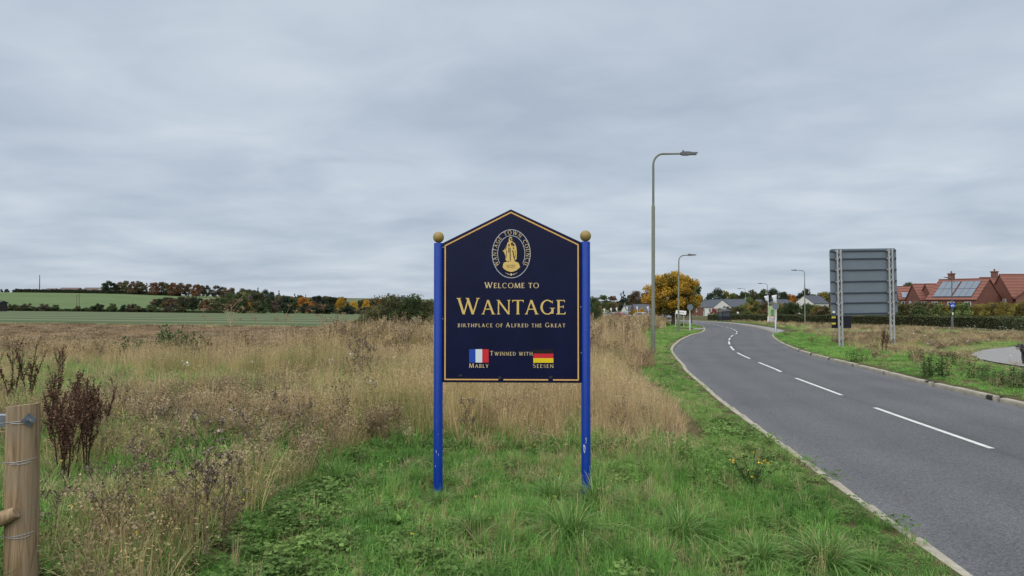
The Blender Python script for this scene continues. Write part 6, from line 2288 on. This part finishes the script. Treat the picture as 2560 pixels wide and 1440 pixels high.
zsc = sc * (.75 + .7 * nzv) * np.where((Y > 6.6) & (Y < 10) & (D < -4), 1.35, 1)
tint = .46 + .6 * (vnoise(X, Y, .8) - .5) + rng.normal(0, .20, len(X)) + .15 * ss(9, 30, Y)
tint = np.where(rng.uniform(0, 1, len(X)) < .05 + .16 * (vnoise(X + 3, Y + 8, 1.4) > .62), 1.0, tint)
scatter('verge_grass', ['short_grass', 'long_grass', 'clover'], X, Y, kid, sc, tint, 'short green grass and clover on the verge around the welcome sign', 'grass', zsc, D)

# thin dry stems standing in the green verge
X, Y, D = gather([(3, 8.5, 9, -2.6, 4)])
k = (D < -3.1) & (vnoise(X, Y, .8) > .45)
X, Y, D = X[k], Y[k], D[k]
scatter('dry_verge_stems', ['straw'], X, Y, np.zeros(len(X), int), rng.uniform(.22, .42, len(X)), rng.uniform(.2, .9, len(X)), 'thin dry stems scattered through the green verge', 'grass', None, D)

# ---- tall straw-coloured grass behind the sign
X, Y, D = gather([(3, 9, 70, -9, -1.6), (7.4, 14, 84), (14, 22, 44)])
edge = -4.35 + .8 * (vnoise(X, Y, .7) - .5)
fl = front_line(X) - .1 + 2.0 * (vnoise(X, Y * .3, .8) - .5) + .8 * (vnoise(X, Y * .3, 2.7) - .5)
k = (D < edge) & (Y > fl)
X, Y, D = X[k], Y[k], D[k]
inn = np.minimum(ss(0, 1.3, Y - fl[k] + .2), ss(0, .9, edge[k] - D + .15))
patch = vnoise(X, Y, .35); p2 = vnoise(X + 40, Y, .9)
leftness = ss(-1.6, -4.5, X)
keep = rng.uniform(0, 1, len(X)) < np.where(Y < 9, .35 + .5 * p2, (1 - .80 * leftness * ss(.75, .42, patch)) * (.45 + .55 * (vnoise(X, Y, 2.4) > .38)))
keep &= ~((Y < 9.5) & (X < -2) & (p2 < .35))
keep &= rng.uniform(0, 1, len(X)) < .35 + .65 * inn
inn = inn[keep]
X, Y, D, patch, p2, leftness = (a[keep] for a in (X, Y, D, patch, p2, leftness))
sc = rng.uniform(.75, 1.15, len(X)); zsc = sc * (.72 + .45 * p2) * (1 - .35 * ss(-4.5, -10, X)) * np.where((leftness > .2) & (Y > 10), .75 + .6 * (vnoise(X + 17, Y + 5, .42) > .56), 1) * np.where(Y < 9, .62, 1) * (.50 + .50 * inn) * rng.uniform(.72, 1.22, len(X)) * (1 - .25 * leftness * (Y < 12))
tint = .46 + .75 * (vnoise(X, Y, .6) - .5) + .3 * (vnoise(X + 7, Y, 1.9) - .5) + rng.normal(0, .16, len(X)) + .18 * leftness * ss(12, 22, Y) - .15 * (Y < 9)
scatter('straw_grass', ['straw'], X, Y, np.zeros(len(X), int), sc, tint, 'tall straw coloured grass standing behind the welcome sign', 'grass', zsc, D)

# green growth and dead weeds mixed through the left-hand side
X, Y, D = gather([(2.6, 7, 165, -7.5, -1.2), (7, 13, 95, -12, 3), (13, 22, 40, -19, 4)])
fl = front_line(X) + .5 * (vnoise(X, Y, .9) - .5)
k = (D < -4.4) & (Y > fl - .3)
X, Y, D = X[k], Y[k], D[k]
a = vnoise(X + 9, Y + 3, .55); b = vnoise(X - 20, Y, 1.2)
green_patch = np.exp(-(((X + 9.5) / 3.5) ** 2 + ((Y - 15) / 2.2) ** 2))
wprob = np.where(Y < 5.6, .55, 1) * np.clip(.07 + .62 * (a - .45) - .6 * green_patch, .02, .36) * np.where(X > -1.5, .35, 1)
isw = rng.uniform(0, 1, len(X)) < wprob * np.where(Y < 8, .55, 1)
keep = isw | (rng.uniform(0, 1, len(X)) < np.where(X > -2.5, .42 * (Y < 13) + .35 * (b > .6), np.clip(.5 + b * .6 + green_patch, 0, 1)))
X, Y, D, a, b, isw, green_patch = (q_[keep] for q_ in (X, Y, D, a, b, isw, green_patch))
kid = np.where(isw, 2, np.where(rng.uniform(0, 1, len(X)) < .55, 1, 0))
kid = np.where((~isw) & (Y < 6.5) & (rng.uniform(0, 1, len(X)) < .3), 3, kid)
sc = np.where(isw, rng.uniform(.5, .95, len(X)), rng.uniform(.8, 1.35, len(X)) * np.where(X > -2.2, .95, np.where(Y > 7.5, 1.4, 1.1)))
tint = np.where(isw, .55 + rng.normal(0, .22, len(X)), .50 + .6 * (b - .5) + rng.normal(0, .22, len(X)) + .1 * green_patch + .12 * (Y > 9) + np.where((X < -2.1) & (rng.uniform(0, 1, len(X)) < .5), .42, -.10 * (X < -2.1)))
scatter('rough_growth', ['short_grass', 'long_grass', 'weed', 'clover'], X, Y, kid, sc, tint, 'mixed green grass and dead brown weeds between the fence post and the sign', 'rough growth', None, D)

# ---- further rough grass left of the road
X, Y, D = gather([(20, 32, 13), (32, 48, 7), (48, 70, 4.5), (70, 112, 2.2)])
k = (D < -4.3 + .8 * (vnoise(X, Y, .5) - .5) - 2.6 * ss(30, 60, Y)) & ~((Y > 64) & (X < -.07 * Y)) & (D > -140)
X, Y, D = X[k], Y[k], D[k]
L_ = ss(-3, -14, X)
pn = vnoise(X, Y, .18); pm = vnoise(X + 30, Y + 7, .5)
u_ = rng.uniform(0, 1, len(X))
kid = np.where(u_ < .18 + .46 * L_ * (pm > .40), 1, np.where((u_ > .84) | ((pm < .28) & (u_ > .4)), 2, 0))
fal = (Y > 26) & (X < -.24 * Y - 1)
sc = rng.uniform(.9, 1.35, len(X)) * (1 + .5 * ss(35, 70, Y))
zsc = sc * np.where(fal, .40, .62 + .6 * pn) * rng.uniform(.7, 1.25, len(X)) / (1 + .4 * ss(35, 70, Y))
kid = np.where(fal & (kid == 2), 0, kid)
clump = vnoise(X + 17, Y + 5, .42)
zsc = zsc * np.where(fal, .8, np.where(clump > .58, 1.45, .8)) * (1 - .38 * ss(-5, -13, X))
tint = np.where(kid == 0, np.where(fal, .97 + rng.normal(0, .05, len(X)), .72 + .7 * (pn - .5) + .18 * L_ + .4 * (pm - .5) - .22 * (clump > .58) + rng.normal(0, .13, len(X))), np.where(kid == 1, .55 + rng.normal(0, .2, len(X)), .5 + rng.normal(0, .15, len(X))))
tint = np.where(fal & (Y > 58), .33 + rng.normal(0, .06, len(X)), tint)
scatter('meadow_grass', ['straw_far', 'weed_far', 'green_far'], X, Y, kid, sc, tint, 'rough dry meadow grass running back to the crop field', 'grass', zsc, D)

# ---- mown strip further on, left
X, Y, D = gather([(28, 64, 12, 2, 25), (64, 100, 6, 8, 34)])
k = (D < -HW - KW - .35) & (D > -4.4 - 2.6 * ss(30, 60, Y) - 2.0 * ss(60, 72, Y)) & ~((Y > 64.5) & (Y < 70.5) & (D > -6))
X, Y, D = X[k], Y[k], D[k]
scatter('mown_grass', ['green_far'], X, Y, np.zeros(len(X), int), rng.uniform(.5, .8, len(X)), .66 + rng.normal(0, .12, len(X)), 'mown bright green grass at the bend left of the road', 'grass', rng.uniform(.35, .6, len(X)), D)

# ---- right-hand side of the road
X, Y, D = gather([(6, 16, 46, 6, 16), (16, 30, 24, 8, 26), (30, 50, 10, 10, 42), (50, 84, 5, 14, 70), (84, 125, 2.0, 24, 100)])
k = (D > HW + KW + .15) & (path_dist(X, Y) > 1.9) & ~((Y > 57) & (D < 5.2))
hx_ = np.interp(X, [p_[0] for p_ in [(on_ground(px, yy).x, yy) for px, yy in ((1776, 137), (1850, 121), (1960, 106), (2130, 90), (2330, 78), (2505, 66), (2600, 52))]], [137, 121, 106, 90, 78, 66, 52])
k &= Y < hx_ + 3
X, Y, D = X[k], Y[k], D[k]
pn = vnoise(X, Y, .4); u_ = rng.uniform(0, 1, len(X))
gr = ss(6.4, 4.6, D + 2.4 * (pn - .5)) + .42 + .5 * (vnoise(X + 5, Y, .22) > .6) + ss(3.6, 2.2, path_dist(X, Y)) * (Y > 26)
isg = u_ < np.clip(gr, .30, .97)
u2 = rng.uniform(0, 1, len(X))
isg |= rng.uniform(0, 1, len(X)) < .38
near = Y < 24
kid = np.where(isg, np.where(near, 0, 3), np.where(u2 < .42, np.where(near, 1, 4), np.where(near, 2, 5)))
sc = rng.uniform(.8, 1.25, len(X)) * np.where(near, 1.15, .85)
zsc = sc * np.where(isg, .75, .62) * np.where((Y < 31) & (D > 5.5), .8, 1)
tint = np.where(isg, .58 + .35 * (pn - .5) + .30 * ss(5, 7, D) + rng.normal(0, .13, len(X)), np.where(u2 < .42, .55 + rng.normal(0, .2, len(X)), .70 + .3 * (pn - .5) + rng.normal(0, .14, len(X)) - .5 * (rng.uniform(0, 1, len(X)) < .4)))
scatter('far_verge_growth', ['short_grass', 'weed', 'straw', 'green_far', 'weed_far', 'straw_far'], X, Y, kid, sc, tint, 'green grass and dry brown weeds beyond the right hand kerb', 'rough growth', zsc, D)

# ---- small blooms
X, Y, D = gather([(3.5, 9, 1.1, -6, 1), (9, 22, .4, -14, 3)])
k = (D < -3.4)
X, Y, D = X[k], Y[k], D[k]
scatter('yellow_flowers', ['yellow_bloom'], X, Y, np.zeros(len(X), int), rng.uniform(.5, .8, len(X)), .5 + 0 * X, 'small yellow flowers dotted through the rough grass', 'flowers', np.where(X > -1.7, .35, .9) * rng.uniform(.8, 1.2, len(X)), D)
X, Y, D = gather([(14, 60, .35, 9, 40), (9, 22, .35, -9, -2)])
k = ((D > 5) & (path_dist(X, Y) > 1.8)) | (D < -5)
X, Y, D = X[k], Y[k], D[k]
scatter('white_flowers', ['white_bloom'], X, Y, np.zeros(len(X), int), rng.uniform(1.0, 1.6, len(X)), .5 + 0 * X, 'white flower heads among the dry weeds', 'flowers', rng.uniform(.9, 1.5, len(X)), D)


# ------------------------------------------------------------------ single plants
def plant_at(name, me, px, py, scale, label, cat, group, rz=None, extra=None):
    p_ = hit(px, py)
    o = bpy.data.objects.new(name, me)
    o.location = (p_.x, p_.y, gz(p_.x, p_.y) - .01)
    o.rotation_euler = (0, 0, random.uniform(0, 6.28) if rz is None else rz)
    o.scale = (scale,) * 3 if not isinstance(scale, tuple) else scale
    link(o); tag(o, label, cat, group)
    for nm, m2, kd in (extra or []):
        c_ = link(bpy.data.objects.new(nm, m2), o)
        if kd: tag(c_, kind=kd)
    return o


def tussock(r, n=230, h=.52):
    parts = [(blades(r, n, h, .085, 1.15, .0092, 6, .44)[:3], 0), (blades(r, n // 2, h * .6, .07, .6, .007, 4, .3)[:3], 0)]
    v, f, a, _ = blades(r, 14, h * .7, .1, 1.1, .005, 4, .5)
    parts.append(((v, f, a * 0 + 1.0), 0))
    return plant_mesh('tussock', parts, [M_GRT])


TUS = [tussock(np.random.default_rng(500 + i)) for i in range(4)]
for i, (px, py, s, lab) in enumerate(((1385, 1262, .92, 'arching green grass tussock just left of the right blue post'), (1492, 1270, .95, 'arching green grass tussock at the foot of the right blue post'), (1420, 1352, 1.0, 'wide grass tussock standing clear in front of the right blue post'), (1185, 1340, .72, 'low grass tussock in the clover in front of the sign'),
                                      (1700, 1352, .95, 'loose grass tussock with dry blades between the sign and the kerb'), (2065, 1420, .95, 'thick tall grass tussock beside the near kerb'), (1045, 1210, .62, 'grass tussock close against the left blue post'), (850, 1205, .72, 'pale arching grass tussock at the edge of the straw left of the sign'),
                                      (1795, 1110, .62, 'grass tussock beside the end of the straw grass by the road'), (1900, 1410, .7, 'soft grass tussock behind the thick one by the near kerb'), (2180, 1425, .6, 'small grass tussock against the kerb edge'), (1100, 1262, .5, 'short yellowish tuft at the foot of the left blue post'), (1350, 1120, .45, 'small grass tuft under the sign panel in front of the straw'), (920, 1300, .5, 'small grass tuft beside the broad leaved plants'))):
    plant_at('grass_tussock', TUS[i % 4], px, py, (s * 1.0, s * .85, s * .80), lab, 'grass tussock', 'grass tussocks on the verge')


def thistle(seed, h=1.0):
    r = np.random.default_rng(seed)
    st, hd = [], []
    P = []
    mbv, mbf, mba = [], [], []
    main = MB()
    rad = .007
    top = np.array([r.normal(0, .05), r.normal(0, .05), h])
    main.tube([(0, 0, -.02), tuple(top * .5), tuple(top)], [rad, rad * .8, rad * .4], 5)
    for k in range(15):
        fr = r.uniform(.35, .97); p0 = top * fr
        az = r.uniform(0, 6.28); L = h * r.uniform(.15, .38) * (1.25 - fr * .5)
        p1 = p0 + np.array([math.cos(az) * L * .55, math.sin(az) * L * .55, L * .6]); p2 = p1 + np.array([math.cos(az) * L * .15, math.sin(az) * L * .15, L * .3])
        main.tube([tuple(p0), tuple(p1), tuple(p2)], [rad * .55, rad * .4, rad * .3], 4)
        for q_ in range(int(r.integers(2, 6))):
            tip = p2 + r.normal(0, .03, 3)
            main.tube([tuple(p1), tuple(tip)], [rad * .3, rad * .2], 3)
            for z_ in range(9): P.append(tip + r.normal(0, .0085, 3))
    for k in range(46):
        fr = r.uniform(.05, .8); az = r.uniform(0, 6.28)
        P.append(top * fr + np.array([math.cos(az), math.sin(az), 0]) * r.uniform(.01, .06))
    stem = main.mesh('stem', M_WDT)
    a = stem.attributes.new('tint', 'FLOAT', 'FACE'); a.data.foreach_set('value', np.full(len(stem.polygons), .28, dtype=np.float32))
    heads = plant_mesh('seed_heads', [(scraps(r, np.array(P), .012, aspect=.8), 0)], [M_THST])
    return stem, heads


TH = [thistle(900 + i) for i in range(4)]
for i, (px, py, s, lab) in enumerate(((515, 1425, .86, 'tall branching dead thistle with grey heads in front of the tall straw'), (480, 1432, .70, 'dead thistle leaning beside the tallest branching thistle'), (560, 1400, .62, 'thin dead thistle right of the tallest branching thistle'), (300, 1420, .60, 'low bushy dead thistle between the fence post and the tall thistle'), (250, 1400, .55, 'small grey dead thistle near the fence post'), (640, 1230, .62, 'dead thistle standing in green grass left of the sign'),
                                      (760, 1150, .60, 'dark dead thistle at the front edge of the straw'), (855, 1110, .66, 'slim dark seedhead stalk in the straw left of the sign'), (1170, 1130, .55, 'dead weed clump showing under the sign panel'), (930, 1065, .62, 'brown dead weed stalks in the straw beside the left blue post'), (700, 1110, .6, 'grey dead thistle in the middle of the rough grass'), (1545, 1110, .5, 'small dark thistle in the straw right of the sign'), (420, 1200, .6, 'dead thistle among green growth behind the fence post'), (130, 1420, .5, 'dead weed at the foot of the fence post'), (340, 1290, .55, 'dead thistle between the dock stalks and the tall thistle'))):
    st, hd = TH[i % 4]
    plant_at('dead_thistle', st, px, py, s, lab, 'thistle', 'dead thistles in the rough grass', extra=[('seed_heads', hd, 'stuff')])


def dock(seed, h=.95):
    r = np.random.default_rng(seed)
    main = MB(); P = []
    for s in range(3):
        az = r.uniform(0, 6.28); ln = r.uniform(.05, .22)
        top = np.array([math.cos(az) * ln, math.sin(az) * ln, h * r.uniform(.75, 1)])
        main.tube([(0, 0, -.02), tuple(top * np.array([.35, .35, .5])), tuple(top)], [.008, .006, .003], 5)
        for k in range(11):
            fr = r.uniform(.3, .95); p0 = top * np.array([fr ** 1.5, fr ** 1.5, fr])
            a2 = r.uniform(0, 6.28); L = h * r.uniform(.12, .28)
            p1 = p0 + np.array([math.cos(a2) * L * .38, math.sin(a2) * L * .38, L])
            main.tube([tuple(p0), tuple(p1)], [.003, .0015], 3)
            for q_ in range(26):
                t_ = r.uniform(.15, 1); P.append(p0 + (p1 - p0) * t_ + r.normal(0, .009, 3))
        for q_ in range(60):
            t_ = r.uniform(.4, 1); P.append(top * np.array([t_ ** 1.5, t_ ** 1.5, t_]) + r.normal(0, .011, 3))
    stem = main.mesh('stem', M_DOCK)
    a = stem.attributes.new('tint', 'FLOAT', 'FACE'); a.data.foreach_set('value', np.full(len(stem.polygons), .35, dtype=np.float32))
    return stem, plant_mesh('seed_spikes', [(scraps(r, np.array(P), .0105, aspect=.8), 0)], [M_DOCK])


DK = [dock(700 + i) for i in range(3)]
for i, (px, py, s, lab) in enumerate(((150, 1215, .95, 'dark red-brown dead dock stalk right behind the fence post'), (185, 1195, .90, 'dark dead dock stalk with forked seed spikes near the fence post'), (228, 1170, .95, 'leaning dark dock stalk beside the forked one'), (70, 1030, 1.15, 'tall rusty dock stalk rising behind the top of the fence post'), (30, 1040, 1.0, 'rusty dock stalks left of the fence post top'), (155, 965, .9, 'far rusty dock head beyond the fence post'), (255, 1130, .85, 'dark dock stalk leaning towards the open rough grass'), (2205, 885, 1.0, 'dark brown dock stalks between the lattice sign posts'), (2215, 880, .9, 'second dark brown dock clump between the lattice sign posts'), (1195, 905, .9, 'dock stalk hidden low behind the sign panel'), (205, 1120, .9, 'upright dock stalk behind the forked one'), (165, 1245, 1.0, 'thick dark dock stalk low beside the fence post'), (215, 1205, 1.05, 'thick dark dock stalk with drooping tips past the forked one'), (120, 1150, 1.0, 'dark dock stalk partly hidden by the fence post'))):
    st, hd = DK[i % 3]
    plant_at('dead_dock', st, px, py, s, lab, 'dock plant', 'dead dock stalks', extra=[('seed_spikes', hd, 'stuff')])


def nettle(seed):
    r = np.random.default_rng(seed)
    main = MB(); P = []
    for k in range(16):
        x_, y_ = r.normal(0, .28, 2); h_ = r.uniform(.6, 1.05)
        main.tube([(x_, y_, -.02), (x_ + r.normal(0, .04), y_, h_)], [.006, .003], 4)
        for q_ in range(46):
            z_ = r.uniform(.12, 1) * h_
            P.append((x_ + r.normal(0, .055), y_ + r.normal(0, .055), z_))
    st = main.mesh('stem', M_NETT)
    return st, plant_mesh('leaves', [(scraps(r, np.array(P), .042, aspect=.5), 0)], [M_NETT])


NT = [nettle(40 + i) for i in range(2)]
for i, (px, py, s, lab) in enumerate(((400, 905, .95, 'dark green nettle clump in the dry meadow'), (445, 900, 1.1, 'tallest dark green nettle clump in the dry meadow'), (480, 905, .95, 'dark green nettle clump at the end of the nettle group'), (330, 910, .8, 'low green nettle clump apart from the nettle group'), (360, 900, .7, 'small nettle clump near the tall straw'))):
    st, hd = NT[i % 2]
    plant_at('nettle_clump', st, px, py, s, lab, 'nettles', 'nettle clumps', extra=[('leaves', hd, 'stuff')])


def rosette(seed, n=16, L=.26, wd=.055):
    r = np.random.default_rng(seed)
    V, Fc, A = [], [], []
    b = 0
    for k in range(n):
        az = r.uniform(0, 6.28); l_ = L * r.uniform(.6, 1.15); el = r.uniform(.35, 1.1)
        dx, dy = math.cos(az), math.sin(az)
        for j in range(5):
            t = j / 4
            w_ = wd * r.uniform(.9, 1.1) * math.sin(math.pi * min(.97, .08 + t * .92)) ** .8 * .5
            hh = l_ * (math.sin(el) * t - .45 * t * t); rr = l_ * math.cos(el) * t
            for s in (-1, 1): V.append((dx * rr - s * dy * w_, dy * rr + s * dx * w_, max(.01, hh) + .006 * s))
        for j in range(4): Fc.append((b + 2 * j, b + 2 * j + 1, b + 2 * j + 3, b + 2 * j + 2)); A.append((k * .37) % 1)
        b += 10
    return plant_mesh('leaf_rosette', [((np.array(V), np.array(Fc), np.array(A)), 0)], [M_BROAD])


RO = [rosette(60 + i) for i in range(3)]
for i, (px, py, s, lab) in enumerate(((1640, 1425, 1.0, 'bright green broad leaved plant at the front of the verge'), (1850, 1405, .95, 'bright green broad leaved plant beside the thick tussock'), (705, 1322, .95, 'yellow-green broad leaved plant left of the sign'), (1760, 1420, .7, 'small broad leaved plant between the two bright green ones'), (1000, 1310, .6, 'dark low broad leaved plant in front of the left blue post'), (230, 1430, .8, 'broad leaved plant low beside the fence post'))):
    plant_at('broad_leaved_plant', RO[i % 3], px, py, s, lab, 'plant', 'broad leaved plants')

# flowering bristly plant by the kerb
r = np.random.default_rng(5)
main = MB(); P = []; Q = []
for k in range(22):
    az = r.uniform(0, 6.28); ln = r.uniform(.03, .24); h_ = r.uniform(.18, .42)
    tip = np.array([math.cos(az) * ln, math.sin(az) * ln, h_])
    main.tube([(0, 0, -.01), tuple(tip * np.array([.4, .4, .55])), tuple(tip)], [.0035, .003, .002], 4)
    for q_ in range(18):
        t_ = r.uniform(.2, 1); P.append(tip * np.array([t_ ** 1.4, t_ ** 1.4, t_]) + r.normal(0, .018, 3))
    if k % 2 == 0: Q.append(tip)
st = main.mesh('stem', M_NETT)
lv = plant_mesh('leaves', [(scraps(r, np.array(P), .022, aspect=.35), 0)], [M_NETT])
fl_ = plant_mesh('flower_heads', [(scraps(r, np.repeat(np.array(Q), 5, 0) + r.normal(0, .007, (len(Q) * 5, 3)), .011, True, .9), 0)], [M_FLY])
plant_at('flowering_plant', st, 1880, 1235, 1.0, 'dark bristly plant with small yellow flowers near the kerb', 'plant', None, extra=[('leaves', lv, 'stuff'), ('flower_heads', fl_, 'stuff')])


# tall dry hogweed stalks against the field
def hogweed(seed, h=1.5):
    r = np.random.default_rng(seed)
    main = MB()
    top = np.array([r.normal(0, .08), r.normal(0, .08), h])
    main.tube([(0, 0, -.02), tuple(top * .5), tuple(top)], [.011, .008, .005], 5)
    P = []
    for k in range(8):
        fr = r.uniform(.5, 1); p0 = top * fr; az = r.uniform(0, 6.28); L = r.uniform(.2, .45)
        p1 = p0 + np.array([math.cos(az) * L * .7, math.sin(az) * L * .7, L * .8])
        main.tube([tuple(p0), tuple(p1)], [.005, .003], 4)
        for q_ in range(9):
            a2 = r.uniform(0, 6.28); p2 = p1 + np.array([math.cos(a2) * .08, math.sin(a2) * .08, .07])
            main.tube([tuple(p1), tuple(p2)], [.0025, .002], 3)
            for z_ in range(4): P.append(p2 + r.normal(0, .012, 3))
    st = main.mesh('stem', M_STT)
    a = st.attributes.new('tint', 'FLOAT', 'FACE'); a.data.foreach_set('value', np.full(len(st.polygons), .9, dtype=np.float32))
    return st, plant_mesh('umbels', [(scraps(r, np.array(P), .014, aspect=.7), 0)], [M_WDT])


HG = [hogweed(80 + i) for i in range(2)]
for i, (px, py, s, lab) in enumerate(((575, 905, 1.2, 'tall pale dry hogweed stalk standing against the crop field'), (520, 910, .95, 'dry hogweed stalk near the nettle clumps'), (715, 900, 1.0, 'bare dark stalk sticking up from the meadow'), (868, 895, .9, 'thin stalk left of the hawthorn bushes'), (800, 905, 1.0, 'pale dry stalk between the bare stalk and the hawthorns'), (640, 905, .9, 'dry hogweed stalk next to the tallest one'))):
    st, hd = HG[i % 2]
    plant_at('hogweed_stalk', st, px, py, s, lab, 'hogweed', 'dry hogweed stalks', extra=[('umbels', hd, 'stuff')])

for i, (px, py, s, lab) in enumerate(((2345, 945, .75, 'dark green bramble clump in front of the footpath end'), (2440, 950, .5, 'green bramble clump between the kerb and the footpath'), (2505, 962, .5, 'green bramble clump beside the footpath near the dog'), (2385, 915, .55, 'small bramble clump at the tip of the footpath'), (2560, 975, .75, 'thick bramble clump by the kerb below the dog'), (2150, 905, .5, 'low green clump between the lattice posts'), (2300, 900, .5, 'low green clump right of the lattice posts'))):
    st, hd = NT[i % 2]
    plant_at('bramble_clump', st, px, py, (s * 1.3, s * 1.3, s * .75), lab, 'bramble', 'bramble clumps by the footpath', extra=[('leaves', hd, 'stuff')])

# brown round teasel-like clump in the meadow and a stone in the verge
st, hd = TH[2]
for px, py, s, lab in ((905, 975, 1.0, 'round brown dead weed clump in the straw left of the sign'), (925, 972, .95, 'dead weed with white flecks beside the round brown clump'), (885, 972, .9, 'dead weed at the left of the round brown clump')):
    plant_at('dead_thistle', st, px, py, s, lab, 'thistle', 'dead thistles in the rough grass', extra=[('seed_heads', hd, 'stuff')])
